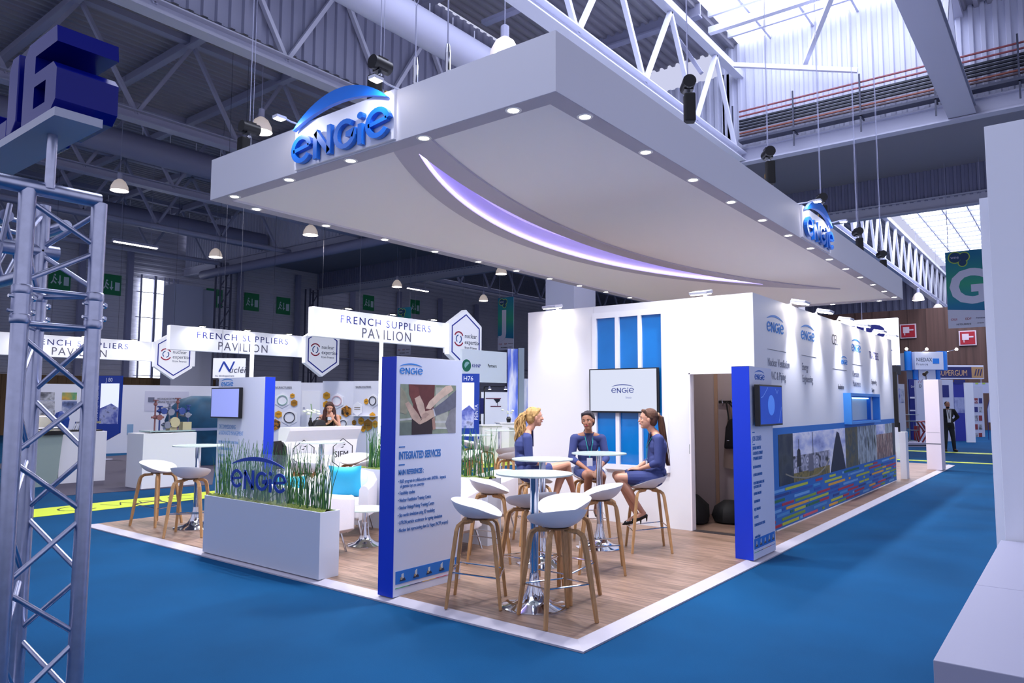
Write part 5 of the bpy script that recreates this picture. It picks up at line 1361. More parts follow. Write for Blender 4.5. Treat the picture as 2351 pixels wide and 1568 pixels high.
for px, dep, lb_ in ((588, 12.6, 'white moulded chair back at the left of the curved counter'), (630, 12.9, 'white moulded chair carrying a black jacket beside the curved counter')):
    t = thing('shell_chair', lb_, 'chair', gz(px, dep), math.radians(-140), 'white moulded chairs')
    b = MB(); rings = []
    for i, (z, rr_) in enumerate(((.44, .2), (.5, .25), (.65, .27), (.85, .25), (.93, .19))):
        rings.append([b.P((rr_ * math.cos(a), rr_ * math.sin(a), z)) for a in [math.radians(90 + 180 * j / 12) for j in range(13)]])
    for A_r, B_r in zip(rings, rings[1:]):
        for j in range(12): b.F((A_r[j], A_r[j + 1], B_r[j + 1], B_r[j]))
    o = b.build('chair_back', white_g, t, smooth=True); sm = o.modifiers.new('s', 'SOLIDIFY'); sm.thickness = .015
    b = MB(); b.lathe([(.21, .42), (.23, .45)], n=20); b.build('seat', white_g, t)
    for sx_, sy_ in ((1, 1), (1, -1), (-1, 1), (-1, -1)):
        b = MB(); b.tube([(.12 * sx_, .12 * sy_, .43), (.2 * sx_, .2 * sy_, 0)], .011, 6); b.build('leg', chrome, t)
b = MB(); b.tube([(0, 0, .5), (.02, 0, .72), (.0, 0, .92)], [.21, .25, .20], 14, ry=[.11, .13, .08]); o = b.build('jacket', mat('black_jacket', '#120f14', .9), None, smooth=True); p = gz(636, 12.9); o.location = p + UZ * .02; o.rotation_euler = (0, 0, -.9)
tag(o, 'black jacket hung over a white chair beside the curved counter', 'jacket')
# ---- hanging pavilion signs
sg = mat('sign_box_white', '#eef0fa', .5, emit='#f2f4ff', es=.22)
cols_txt = [mat('pv_a', '#8a5a8c', .6), mat('pv_b', '#3a3f8a', .6), mat('pv_c', '#8a3a90', .6)]
def pavilion(x0, y, zt, label, lab_hex, w_=5.4, h_=.78):
    t = thing('pavilion_sign', label, 'sign', (x0, y, zt - h_), 0, 'lit pavilion signs')
    b = MB(); b.box(0, w_, 0, .22, 0, h_); b.build('sign_box', sg, t, bevel=.005)
    b = MB(); b.box(w_, w_ + 1.5, .25, .45, -.12, h_ - .1); b.build('side_box', sg, t)
    text('FRENCH SUPPLIERS', (w_ * .16, 0, h_ * .55), UX, UZ, .30, navy, t, .006, sx=1.12, space=1.25)
    text('PAVILION', (w_ * .30, 0, h_ * .10), UX, UZ, .40, mat('thin_grey', '#6a6a78', .6), t, .006, sx=.95, space=1.2)
    for k, q in enumerate((.17, .47, .78)):
        b = MB(); p = Vector((w_ * q, -.28, h_ + .02)); b.tube([(w_ * q, .05, h_), (w_ * q, -.1, h_ + .05), p], .012, 6); b.beam(p + Vector((-.1, 0, 0)), p + Vector((.1, 0, 0)), .1, .03, UZ); b.build('sign_lamp', black, t)
        b = MB(); b.beam(p + Vector((-.08, 0, -.02)), p + Vector((.08, 0, -.02)), .08, .01, UZ); b.build('lamp_glass', glow, t)
        spot('sign_light', (x0 + w_ * q, y - .28, zt - .02), (x0 + w_ * q, y, zt - .4), 22, 150, COOL, .6, .04)
    b = MB()
    for q in (.3, .7): b.tube([(w_ * q, .1, h_), (w_ * q, .1, 11.8 - zt + h_)], .005, 4)
    b.build('suspension_wire', mat('dark_wire', '#3a3c4c', .6), t)
    c_ = (x0 + w_ + .35, y - .12, zt - .5)
    t2 = thing('hexagon_sign', lab_hex, 'sign', c_, 0, 'hanging hexagon signs')
    def hx(r_): return [(r_ * .92 * math.sin(k * PI / 3), r_ * 1.0 * math.cos(k * PI / 3)) for k in range(6)]
    b = MB(); b.prism(hx(.98), (0, .1, 0), UX, UZ, .2); b.build('hexagon_box', sg, t2)
    b = MB(); b.stroke(hx(.82), .045, (0, -.1, 0), UX, UZ, .008, closed=True); b.build('blue_outline', mat('outline_blue', '#3a45a8', .6), t2)
    b = MB(); b.stroke(arc(-.34, .02, .22, 30, 150, 10), .045, (0, -.1, 0), UX, UZ, .008); b.stroke(arc(-.34, .02, .22, 210, 330, 10), .045, (0, -.1, 0), UX, UZ, .008); b.build('red_arcs', mat('mark_red', '#b03048', .6), t2)
    b = MB(); b.stroke(arc(-.34, .02, .12, 100, 230, 8), .035, (0, -.1, 0), UX, UZ, .008); b.stroke(arc(-.34, .02, .12, 280, 410, 8), .035, (0, -.1, 0), UX, UZ, .008); b.build('blue_arcs', mat('mark_blue', '#2a5a9c', .6), t2)
    for i, s_ in enumerate(('nuclear', 'expertise')): text(s_, (-.06, -.1, .07 - i * .2), UX, UZ, .21, grey_txt, t2, .006, sx=.95)
    text('from France', (-.06, -.1, -.28), UX, UZ, .12, grey_txt, t2, .006)
    b = MB(); b.tube([(0, 0, .95), (0, 0, 11.8 - zt + .5)], .005, 4); b.build('suspension_wire', mat('dark_wire', '#3a3c4c', .6), t2)
pavilion(7.45, 13.0, 4.13, 'front pavilion sign, largest, just left of the front hexagon', 'front hexagon sign with nuclear expertise lettering, above the totem')
pavilion(7.2, 20.0, 4.06, 'middle pavilion sign, left of the second hexagon', 'second hexagon sign, left of the front pavilion sign')
pavilion(4.4, 26.5, 4.0, 'farthest pavilion sign, beside the aluminium tower', 'hexagon sign mostly hidden behind the middle pavilion sign', w_=5.8)
p = at(488, 868, 18); t = thing('hanging_board', 'square white board with a blue italic N and the word Nuclei', 'sign', p, math.atan2(RX.y, RX.x) + .1)
b = MB(); b.box(0, .78, 0, .04, 0, .5); b.build('board', sg, t)
text('N', (.1, 0, .16), UX, UZ, .38, mat('nu_blue', '#2a4ab0', .5), t, .006, shear=.35, sx=1.2); text('ucléi', (.38, 0, .14), UX, UZ, .22, grey_txt, t, .006, shear=.2)
text('Au développement', (.06, 0, .04), UX, UZ, .06, grey_txt, t, .004)
b = MB(); b.tube([(.2, .02, .5), (.2, .02, 11.8 - p.z)], .005, 4); b.tube([(.6, .02, .5), (.6, .02, 11.8 - p.z)], .005, 4); b.build('suspension_wire', mat('dark_wire', '#3a3c4c', .6), t)
# tall bright light pole rising behind the front totem
for px, dep, z1, lb_ in ((873, 16.0, 3.35, 'slim bright light pole left of the front totem'), (575, 15.5, 3.1, 'thin light pole between the hanging boards')):
    p = gz(px, dep); b = MB(); b.box(-.03, .03, -.03, .03, 0, z1); o = b.build('light_pole', mat('pole_light', '#ffffff', .5, emit='#f0f2ff', es=1.0)); o.location = p; tag(o, lb_, 'pole')
# ---- partner stand between the totem and the front wall
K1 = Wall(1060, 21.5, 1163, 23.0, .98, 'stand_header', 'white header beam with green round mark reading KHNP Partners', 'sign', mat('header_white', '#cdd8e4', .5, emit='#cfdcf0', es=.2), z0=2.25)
b = MB()
x, z = K1.loc(1071, 839); x2, _ = K1.loc(1081, 839); r_ = x2 - x
b.m = 0; b.prism(arc(x, z, r_, 0, 360, 20)[:-1], (0, 0, 0), UX, UZ, .01); b.m = 1; b.prism(arc(x + r_ * .1, z, r_ * .62, 40, 220, 12), (0, 0, 0), UX, UZ, .01, .01)
b.build('round_mark', [mat('mark_green', '#1c7a5c', .5), mat('mark_pale', '#9ad0d0', .5)], K1.t)
K1.text('KHNP', 1083, 843, 8, mat('khnp_blue', '#1c2e9c', .5), .95); K1.text('Partners', 1119, 843, 8, mat('khnp_grey', '#30404c', .5), .8)
b = MB(); b.box(.0, .08, .0, .08, -2.25, 0); b.build('header_post', white, K1.t)
sb = photo_mat('stripe_blue', ['#1c2aa8', '#5a78e0', '#e8eeff', '#2236b0'], 1.6, (3, 3, .35))
for px, dep, w_, zt, lb_, m_ in ((1165, 21.0, .30, 3.2, 'blue and white striped pillar of the partner stand', sb), (1190, 22.0, .18, 3.3, 'plain grey-green pillar next to the striped pillar', mat('pillar_grey', '#8fa0b0', .5)), (1198, 23.2, .22, 2.4, 'second striped blue pillar at the wall corner', sb)):
    p = gz(px, dep); b = MB(); b.box(0, w_, 0, .2, 0, zt); o = b.build('stand_pillar', m_); o.location = p; o.rotation_euler = (0, 0, math.atan2(RX.y, RX.x)); tag(o, lb_, 'pillar', 'pillars of the partner stand')
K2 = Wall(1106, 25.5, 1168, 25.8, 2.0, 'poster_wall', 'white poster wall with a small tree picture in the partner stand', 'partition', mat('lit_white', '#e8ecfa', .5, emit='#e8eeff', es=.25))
K2.rect(1102, 914, 1112, 950, navy, 'poster'); K2.rect(1115, 914, 1150, 916, mat('maroon', '#7a2a4c', .5), 'poster_line', .012); K2.rect(1126, 932, 1150, 934, mat('maroon', '#7a2a4c', .5), 'poster_line', .012)
x, z = K2.loc(1142, 919); b = MB(); b.prism([(x + .16 * math.cos(k * .9) * (1 if k % 2 else .6), z + .1 * math.sin(k * .9) * (1 if k % 2 else .6)) for k in range(7)], (0, 0, 0), UX, UZ, .004, .014); b.prism([(x - .01, z - .2), (x + .01, z - .2), (x + .01, z), (x - .01, z)], (0, 0, 0), UX, UZ, .004, .014); b.build('tree_picture', mat('tree_dark', '#262c3c', .6), K2.t)
for i, (px, dep, w_, h_, lb_) in enumerate(((1108, 19.5, .55, 1.0, 'white counter block of the partner stand, left one'), (1150, 20.2, .5, 1.05, 'white counter block of the partner stand, right one with plant'), (1182, 19.0, .5, .95, 'low white counter next to the blonde woman'))):
    p = gz(px, dep); b = MB(); b.box(0, w_, 0, .5, 0, h_); b.box(-.03, w_ + .03, -.03, .53, h_, h_ + .03); o = b.build('counter_block', white); o.location = p; o.rotation_euler = (0, 0, math.atan2(RX.y, RX.x) + .3); tag(o, lb_, 'counter', 'counter blocks of the partner stand')
t = thing('flower_vase', 'white orchid in a dark pot on the partner stand counter', 'flowers', gz(1168, 20.3) + Vector((0, 0, 1.08)))
b = MB(); b.lathe([(.05, 0), (.07, .1), (.04, .16)], n=12); b.build('vase', black, t)
b = MB()
for k in range(6): b.lathe([(0, -.03), (.05, 0), (0, .03)], (r.gauss(0, .08), r.gauss(0, .05), .25 + .1 * r.random()), 7)
b.build('blossoms', mat('petal', '#e6ecdc', .6), t)
t = thing('stand_lamps', 'pair of bright small lamps on a bar in the partner stand', 'lamp', at(1112, 888, 24.5))
b = MB(); b.tube([(0, 0, 0), (.55 * RX.x * 1.6, .55 * RX.y * 1.6, 0)], .015, 6); b.tube([(0, 0, 0), (0, 0, -t.location.z)], .02, 6); b.build('lamp_bar', black, t)
for k in (.15, .6):
    b = MB(); c_ = Vector((RX.x, RX.y, 0)) * k * 1.2; b.lathe([(.05, -.08), (.03, .02)], c_, 10); b.build('lamp_head', steel_d, t)
    b = MB(); b.lathe([(.048, -.085), (.047, -.083)], c_, 10); b.build('lamp_glass', glow, t)
# ---- right side: distant stands
t = thing('header_sign_box', 'large glowing white sign box ending in dark blue letters ER, behind the mural wall', 'sign', (20.0, 1.5, 2.8))
b = MB(); b.box(0, .15, 0, 5.2, 0, 1.42); b.build('sign_box', mat('lit_box', '#ffffff', .5, emit='#f2f4ff', es=.85), t)
b = MB(); b.box(.0, .5, 0.05, 5.0, -.28, -.02); b.build('dark_soffit', mat('dark_strip2', '#1c2230', .6), t)
text('CENTER', (0, 4.5, .46), -UY, UZ, 1.1, mat('deep_blue_sign', '#28308c', .5), t, .03, sx=1.05, bold=.03)
b = MB(); b.box(.1, .3, .1, 5.0, -2.8, -.28); b.build('support_wall', mat('support_grey', '#b9bcd2', .6), t)
b = MB(); b.tube([(.07, 1, 1.42), (.07, 1, 7.6)], .01, 5); b.tube([(.07, 3.6, 1.42), (.07, 3.6, 7.6)], .01, 5); b.build('suspension_wire', steel_d, t)
# blue-white tower
cB = mat('tower_cyan_blue', '#1a7fe0', .25)
t = thing('fair_tower', 'blue and white tower head reading NIEDAX France', 'sign tower', gz(2140, 33.5), math.atan2(RX.y, RX.x) + .02)
zb_, zt_ = 3.22, 4.05
b = MB(); b.box(-.72, .62, -.0, 1.6, zb_, zt_); b.build('tower_head', mat('tower_white', '#d9dff0', .4), t)
for x0, x1 in ((-1.03, -.72), (.46, .95)):
    b = MB(); b.tube([((x0 + x1) / 2, .3, zb_ - .03), ((x0 + x1) / 2, .3, zt_ + .03)], (x1 - x0) / 2, 24); b.build('rounded_corner', cB, t, smooth=True)
b = MB(); b.box(.95, 1.0, .3, 1.6, zb_ + .02, zt_); b.build('tower_side', white, t)
text('NIEDAX', (-.66, 0, zb_ + .38), UX, UZ, .25, mat('niedax_grey', '#50586c', .5), t, .006, sx=.82); text('France', (-.66, 0, zb_ + .2), UX, UZ, .17, mat('niedax_grey', '#50586c', .5), t, .006, space=1.5, sx=.8)
b = MB(); b.box(.12, .42, -.008, 0, zb_ + .28, zb_ + .52); b.build('blue_mark', cB, t)
b = MB(); b.box(-.45, .35, .2, 1.2, 0, zb_); b.build('tower_shaft', mat('tower_white', '#d9dff0', .4), t)
for x in (-.55, .5):
    b = MB(); b.tube([(x, .3, 0), (x, .3, zb_)], .12, 14); b.build('shaft_column', cB, t, smooth=True)
for x, s_ in ((-1.15, -1), (-.2, 0), (1.2, 1)):
    b = MB(); b.tube([(x - s_ * .3, .3, zt_), (x, -.1, zt_ + .12)], .012, 5); b.build('lamp_arm', chrome, t)
    b = MB(); b.lathe([(.05, -.05), (.07, .0), (.03, .06)], (x, -.1, zt_ + .12), 10); b.build('lamp_head', glow_hi, t)
t = thing('signboard', 'navy and tan board reading SUPERGUM in the far right', 'sign', gz(2163, 41), math.atan2(RX.y, RX.x))
t.location.z = 3.05
b = MB(); b.box(-.2, 2.45, 0, .1, 0, .78); b.build('board', mat('board_white', '#d0d2e4', .5), t)
b = MB(); b.box(-.18, 1.75, -.01, 0, .06, .68); b.build('navy_field', mat('navy_field', '#20245c', .5), t)
b = MB(); b.box(1.75, 2.42, -.01, 0, .06, .68); b.build('tan_field', mat('tan_field', '#a8845c', .5), t)
text('SUPERGUM', (-.15, -.012, .18), UX, UZ, .46, mat('tan_letter', '#c09a70', .5), t, .006, sx=.72)
b = MB()
for k in range(3): b.prism([(1.9 + .15 * k, .18), (1.96 + .15 * k, .18), (2.06 + .15 * k, .56), (2.0 + .15 * k, .56)], (0, -.012, 0), UX, UZ, .006)
b.build('slash_mark', mat('navy_field', '#20245c', .5), t)
b = MB(); b.tube([(0, .05, .0), (0, .05, -3.05)], .03, 6); b.tube([(2.3, .05, 0), (2.3, .05, -3.05)], .03, 6); b.build('board_post', steel_d, t)
# booth with navy panels
bx = mat('booth_white', '#cfd2e4', .55)
pl = gz(2062, 27.6); pr = gz(2146, 27.2)
t = thing('booth_platform', 'low pale booth platform beyond the stand on the right aisle', 'platform', pl, math.atan2(RX.y, RX.x))
b = MB(); b.box(-1.2, 1.28, 0, 4.2, 0, .16); b.build('platform_slab', mat('platform_lilac', '#b8b4cc', .5), t); b = MB(); b.box(-1.2, 1.3, -.02, 0, .05, .08); b.build('platform_groove', black, t)
R1 = Wall(2089, 33, 2107, 33, 2.75, 'booth_wall', 'navy booth wall with white letters DA', 'partition', navy, group='booth walls on the right'); R1.text('DAHER', 2091, 890, 5, white, .9)
R1.rect(2089, 911, 2107, 915, white, 'white_band'); R1.rect(2089, 941, 2107, 944, white, 'white_band')
R2 = Wall(2105, 31, 2122, 31.3, 2.65, 'booth_wall', 'white booth pillar wall with a dark dotted letter D', 'partition', bx, group='booth walls on the right'); R2.text('D', 2110, 890, 8, grey_txt, 1.1)
x, z = R2.loc(2108, 878); b = MB()
for k in range(4): b.prism([(x + .09 * k - .0, z + .05 * (k % 2)), (x + .09 * k + .04, z + .05 * (k % 2)), (x + .09 * k + .04, z + .05 * (k % 2) + .04), (x + .09 * k, z + .05 * (k % 2) + .04)], (0, 0, 0), UX, UZ, .006)
b.build('dot_mark', mat('dots_red', '#a04060', .5), R2.t)
R3 = Wall(2122, 31.6, 2190, 31.9, 2.7, 'booth_wall', 'white booth rear wall with navy upper panels', 'partition', bx, group='booth walls on the right')
R3.rect(2122, 882, 2137, 912, navy, 'navy_panel'); R3.rect(2122, 903, 2134, 912, black, 'booth_screen', .012); R3.rect(2163, 884, 2179, 912, navy, 'navy_panel'); R3.rect(2190, 872, 2216, 882, navy, 'navy_panel')
R4 = Wall(2190, 32, 2217, 32.2, 2.6, 'booth_wall', 'navy and pale picture wall behind the standing man', 'partition', mat('navy_panel', '#2430a0', .5), group='booth walls on the right')
R4.rect(2190, 912, 2217, 948, photo_mat('pale_sky_poster', ['#7a84b8', '#a8b0d4', '#5a64a4'], 2), 'poster')
R5 = Wall(2217, 31, 2236, 31, 2.55, 'booth_wall', 'bright white curved booth wall end right of the man', 'partition', mat('booth_faint_glow', '#dfe4f4', .5, emit='#e8eeff', es=.08), group='booth walls on the right')  # brightness put into the wall as faint emission; it is no lamp
R6 = Wall(2236, 36, 2258, 36.3, 2.5, 'product_shelf', 'red and white product shelf behind the booth at the far right', 'shelf', bx)
for i in range(5):
    for j in range(2): R6.rect(2237 + j * 10, 912 + i * 20 + 2, 2245 + j * 10, 912 + i * 20 + 14, [mat('shelf_red', '#8c2a34', .5), navy, p_c, mat('shelf_red', '#8c2a34', .5), p_c][(i + j) % 5], 'product_row')
R6.text('RICO', 2236, 924, 5, mat('shelf_white', '#e8e8f4', .5), 1.0)
R7 = Wall(2268 - 42, 38, 2283, 38, .55, 'booth_header', 'pale header beam with lime tags at the far right', 'sign', mat('header_lilac', '#b8bcd8', .5), z0=2.2)
b = MB(); b.box(0, .06, .02, .07, -2.2, 0); b.box(R7.w - .06, R7.w, .02, .07, -2.2, 0); b.build('header_post', bx, R7.t)
for k in range(3): R7.rect(2239 + 16 * k, 879, 2246 + 16 * k, 882, mat('lime', '#a3c24a', .6), 'lime_tag')
t = thing('feather_flag', 'white feather flag with blue handwriting at the far right', 'flag', gz(2266, 33), math.atan2(RX.y, RX.x))
b = MB(); b.prism([(0, .8), (.42, .8), (.44, 1.9), (.40, 2.15), (.3, 2.1), (.1, 1.8), (0, 1.4)], (0, 0, 0), UX, UZ, .01); b.build('flag_cloth', mat('flag_white', '#d4dcf0', .6), t)
text('Palmesa', (.3, -.004, .95), UZ, -UX, .24, mat('flag_blue', '#3a80c8', .5), t, .004, shear=.2, off=.0)
b = MB(); b.tube([(-.0, 0, 0), (0, 0, 1.4), (.12, 0, 1.85), (.4, 0, 2.17)], .015, 6); b.build('flag_pole', navy, t)
R8 = Wall(2050, 24, 2078, 24.4, 2.3, 'booth_wall', 'white booth wall with blue pictures just past the mural', 'partition', bx, group='booth walls on the right')
R8.rect(2056, 892, 2067, 925, photo_mat('marker_photo', ['#2a3a9c', '#6a78c8', '#b8c0ea', '#1c2460'], 5.0), 'poster'); R8.rect(2068, 893, 2076, 925, p_a, 'poster'); R8.text('D', 2053, 967, 6, black, 1.0)
# chairs by that booth
t = thing('wire_chair', 'slim grey metal chair on the booth platform', 'chair', gz(2092, 28.3) + Vector((0, 0, .16)), .4)
gm = mat('grey_green_metal', '#6f7c84', .5)
b = MB(); b.lathe([(.22, .44), (.22, .46)], n=16); b.build('seat', gm, t)
b = MB(); b.tube([(.24 * math.cos(a), .24 * math.sin(a), .8) for a in [math.radians(60 + 24 * k) for k in range(11)]], .018, 6); b.build('back_rail', gm, t)
for k in range(7):
    a = math.radians(70 + 37 * k); b = MB(); b.tube([(.2 * math.cos(a), .2 * math.sin(a), .45), (.24 * math.cos(a), .24 * math.sin(a), .8)], .008, 5); b.build('back_spindle', gm, t)
for k in range(4):
    a = math.radians(45 + 90 * k); b = MB(); b.tube([(.16 * math.cos(a), .16 * math.sin(a), .45), (.27 * math.cos(a), .27 * math.sin(a), 0)], .013, 5); b.build('leg', gm, t)
t = thing('folded_stool', 'dark red angular bar stool on the booth platform', 'bar stool', gz(2124, 28.0) + Vector((0, 0, .16)), -.9)
rm_ = mat('dark_red', '#8a1c28', .4)
b = MB(); b.beam((-.28, 0, .78), (.25, 0, .84), .3, .03, UZ); b.build('seat', rm_, t)
for y in (-.14, .14):
    b = MB(); b.beam((-.28, y, .78), (.0, y, .4), .05, .04); b.beam((.0, y, .4), (-.25, y, 0), .045, .04); b.build('leg', rm_, t)
    b = MB(); b.beam((-.12, y, .78), (.3, y, .02), .05, .04); b.build('leg', rm_, t)
b = MB(); b.beam((-.06, -.15, .42), (-.06, .15, .42), .04, .04); b.build('stretcher', rm_, t)
box_at('red_extinguisher_box', 'small red box standing behind the grey chair', 'box', *(lambda p: (p.x, p.x + .2, p.y, p.y + .2))(gz(2108, 29)), .16, .75, mat('dark_red', '#8a1c28', .4))
t = thing('bar_table', 'thin grey high table on the booth platform', 'bar table', gz(2086, 29) + Vector((0, 0, .16)))
b = MB(); b.lathe([(.35, 1.03), (.35, 1.05)], n=24); b.build('table_top', gm, t); b = MB(); b.tube([(0, 0, 0), (0, 0, 1.03)], .025, 8); b.build('pole', gm, t); b = MB(); b.lathe([(.22, 0), (.22, .02)], n=20); b.build('table_base', gm, t)
# coats and bags in the storeroom
t = thing('coat_rail', 'black coat rail with chrome hooks in the storeroom', 'coat rail', (6.02, .75, 1.66))
b = MB(); b.box(-.02, 0, -.25, .72, -.02, .02); b.build('rail', black, t)
for k in range(7):
    b = MB(); y = -.2 + k * .14; b.tube([(-.02, y, 0), (-.08, y, -.01), (-.09, y, .04)], .008, 6); b.tube([(-.02, y, 0), (-.07, y, -.05)], .007, 6); b.build('hook', chrome, t)
t = thing('handbag', 'black handbag hanging from the coat rail in the storeroom', 'bag', (5.86, 1.12, 1.0))
b = MB(); b.prism([(-.2, 0), (.2, .03), (.17, .36), (.05, .44), (-.12, .42), (-.17, .3)], (0, 0, 0), -UY, UZ, .1); b.build('bag_body', mat('soft_black', '#0a090d', .7), t, bevel=.03)
b = MB(); b.tube([(-.04, .13, .40), (-.02, .17, .64), (.06, .2, .66)], .011, 6); b.tube([(-.04, -.08, .42), (-.02, .13, .64), (.06, .19, .66)], .011, 6); b.build('bag_strap', mat('soft_black', '#0a090d', .7), t)
b = MB(); b.lathe([(.02, 0), (.02, .006)], (-.11, .12, .12), 12); b.build('bag_charm', chrome, t)
b = MB(); b.tube([(0, 0, 1.62), (.02, .02, 1.3), (0, 0, .9), (.0, .02, .72)], [.03, .07, .13, .12], 12, ry=[.03, .05, .05, .05]); o = b.build('beige_coat', mat('beige_cloth', '#8e7c74', .9), None, smooth=True); o.location = (5.93, 1.25, 0); tag(o, 'beige coat hanging behind the black handbag', 'coat')
for i, (x, y, s_, lb_) in enumerate(((5.2, 1.55, .27, 'dark luggage bag on the storeroom floor, leftmost'), (5.5, 1.15, .24, 'crumpled black bag in the middle of the storeroom floor'), (5.7, .8, .26, 'black holdall at the right of the storeroom floor'))):
    b = MB(); n = 12; rr_ = random.Random(i)
    b.lathe([(0.01, 0), (s_ * .95, .02), (s_, s_ * .4), (s_ * .8, s_ * .9), (s_ * .35, s_ * (1.2 + .2 * rr_.random())), (.02, s_ * 1.25)], n=n)
    for k in range(len(b.v)): b.v[k] = Vector((b.v[k].x * rr_.uniform(.85, 1.1), b.v[k].y * rr_.uniform(.75, 1.05), b.v[k].z))
    o = b.build('travel_bag', mat('soft_black', '#0a090d', .7), None, smooth=True); o.location = (x, y, ZP); tag(o, lb_, 'bag', 'bags on the storeroom floor')
b = MB(); b.box(0, 1.2, 0, .1, 0, .14); o = b.build('rubber_mat', mat('soft_black', '#0a090d', .7)); D.objects.remove(o)
# ================================================================ PEOPLE
def caps(b, p0, r0, p1, r1, n=14, sq=1.0):
    """tapered capsule"""
    p0, p1 = Vector(p0), Vector(p1); d = (p1 - p0)
    if d.length < 1e-5: d = Vector((0, 0, 1e-4))
    d.normalize(); pts, rs = [], []
    for a in (-.99, -.9, -.65, -.3, 0): pts.append(p0 + d * a * r0); rs.append(r0 * math.sqrt(1 - a * a))
    for a in (0, .3, .65, .9, .99): pts.append(p1 + d * a * r1); rs.append(r1 * math.sqrt(1 - a * a))
    b.tube(pts, rs, n, ry=[x * sq for x in rs])
def chain(b, pts, n=14, sq=1.0):
    for (p, r), (q, s_) in zip(pts, pts[1:]): caps(b, p, r, q, s_, n, sq)
def ell(b, c, rx, ry, rz, M=None, n=16):
    c = Vector(c); M = M or Matrix.Identity(3); rings = []
    for i in range(1, n // 2):
        a = PI * i / (n // 2)
        rings.append([b.P(c + M @ Vector((rx * math.sin(a) * math.cos(2 * PI * j / n), ry * math.sin(a) * math.sin(2 * PI * j / n), rz * math.cos(a)))) for j in range(n)])
    t_ = b.P(c + M @ Vector((0, 0, rz))); u_ = b.P(c + M @ Vector((0, 0, -rz)))
    for j in range(n): b.F((t_, rings[0][j], rings[0][(j + 1) % n])); b.F((u_, rings[-1][(j + 1) % n], rings[-1][j]))
    for A, B in zip(rings, rings[1:]):
        for j in range(n): b.F((A[j], B[j], B[(j + 1) % n], A[(j + 1) % n]))
def melt(b, name, m, parent, voxel=.006, it=4):
    """one continuous surface out of overlapping volumes"""
    o = b.build(name, m, None)
    r = o.modifiers.new('r', 'REMESH'); r.mode = 'VOXEL'; r.voxel_size = voxel; r.use_smooth_shade = True
    s_ = o.modifiers.new('s', 'SMOOTH'); s_.iterations = it; s_.factor = .5
    dg = bpy.context.evaluated_depsgraph_get(); me = D.meshes.new_from_object(o.evaluated_get(dg))
    old = o.data; o.modifiers.clear(); o.data = me; D.meshes.remove(old); me.name = name
    me.materials.clear(); me.materials.append(m)
    me.polygons.foreach_set('use_smooth', [True] * len(me.polygons)); o.parent = parent
    return o
def hand(b, wrist, fwd, palm_n, side, curl=.5, s=1.0):
    """palm, four bent fingers of unequal length and a side thumb. fwd: finger direction, palm_n: the way the palm faces, side: thumb side"""
    w, f, pn = Vector(wrist), Vector(fwd).normalized(), Vector(palm_n)
    pn = (pn - f * pn.dot(f)).normalized(); sd = f.cross(pn) * side
    for k in range(4):
        o_ = (k - 1.5) * -.0185 * s
        caps(b, w + sd * o_ * .5 + f * .01 * s, .013 * s, w + f * .075 * s + sd * o_, .0115 * s, 8)
    for k, ln in enumerate((.068, .076, .070, .055)):
        o_ = (1.5 - k) * .0195 * s; p = w + f * .078 * s + sd * o_; d = f.copy(); r_ = .0085 * s
        for seg in range(3):
            a = curl * (.6 + .35 * seg); c_ = math.cos(a * .9); s2 = math.sin(a * .9); d2 = (f * c_ + pn * s2).normalized()
            q = p + d2 * ln * s * (.42, .32, .26)[seg]; caps(b, p, r_, q, r_ * .9, 8); p = q; r_ *= .92
    p = w + f * .022 * s + sd * .024 * s; q = p + (f * .6 + sd * .75 + pn * .25).normalized() * .038 * s; caps(b, p, .012 * s, q, .0105 * s, 8)
    q2 = q + (f * .9 + sd * .15 + pn * .35).normalized() * .03 * s; caps(b, q, .010 * s, q2, .0085 * s, 8)
skin_l = mat('skin_fair', '#c9947c', .5, noise=.05, nscale=6)
skin_d = mat('skin_brown', '#9c6c56', .5, noise=.05, nscale=6)
suit = mat('royal_suit_blue', '#333e74', .75, noise=.08, nscale=9, bump=.15, bscale=14)
lan = mat('lanyard_teal', '#1c8a8c', .6)
lip_m = mat('lips', '#a04048', .4); eye_w = mat('eye_white', '#a89c9c', .4); eye_i = mat('iris', '#2a1c18', .2)
def head(b, c, M, s=1.0):
    def q(x, y, z): return Vector(c) + M @ (Vector((x, y, z)) * s)
    ell(b, q(-.012, 0, .028), .098 * s, .076 * s, .092 * s, M); ell(b, q(.012, 0, -.028), .074 * s, .062 * s, .078 * s, M)
    ell(b, q(.046, 0, -.082), .032 * s, .032 * s, .026 * s, M, 12); ell(b, q(.02, 0, -.066), .05 * s, .052 * s, .034 * s, M, 12)
    caps(b, q(.082, 0, .012), .0085 * s, q(.098, 0, -.022), .0125 * s, 8)
    caps(b, q(.076, .022, .026), .009 * s, q(.076, -.022, .026), .009 * s, 8)
    for y in (1, -1):
        ell(b, q(.062, .034 * y, -.018), .022 * s, .020 * s, .02 * s, M, 10)
        ell(b, q(-.004, .078 * y, -.006), .018 * s, .009 * s, .030 * s, M, 10)
    caps(b, q(.078, .014, -.048), .009 * s, q(.078, -.014, -.048), .009 * s, 8)
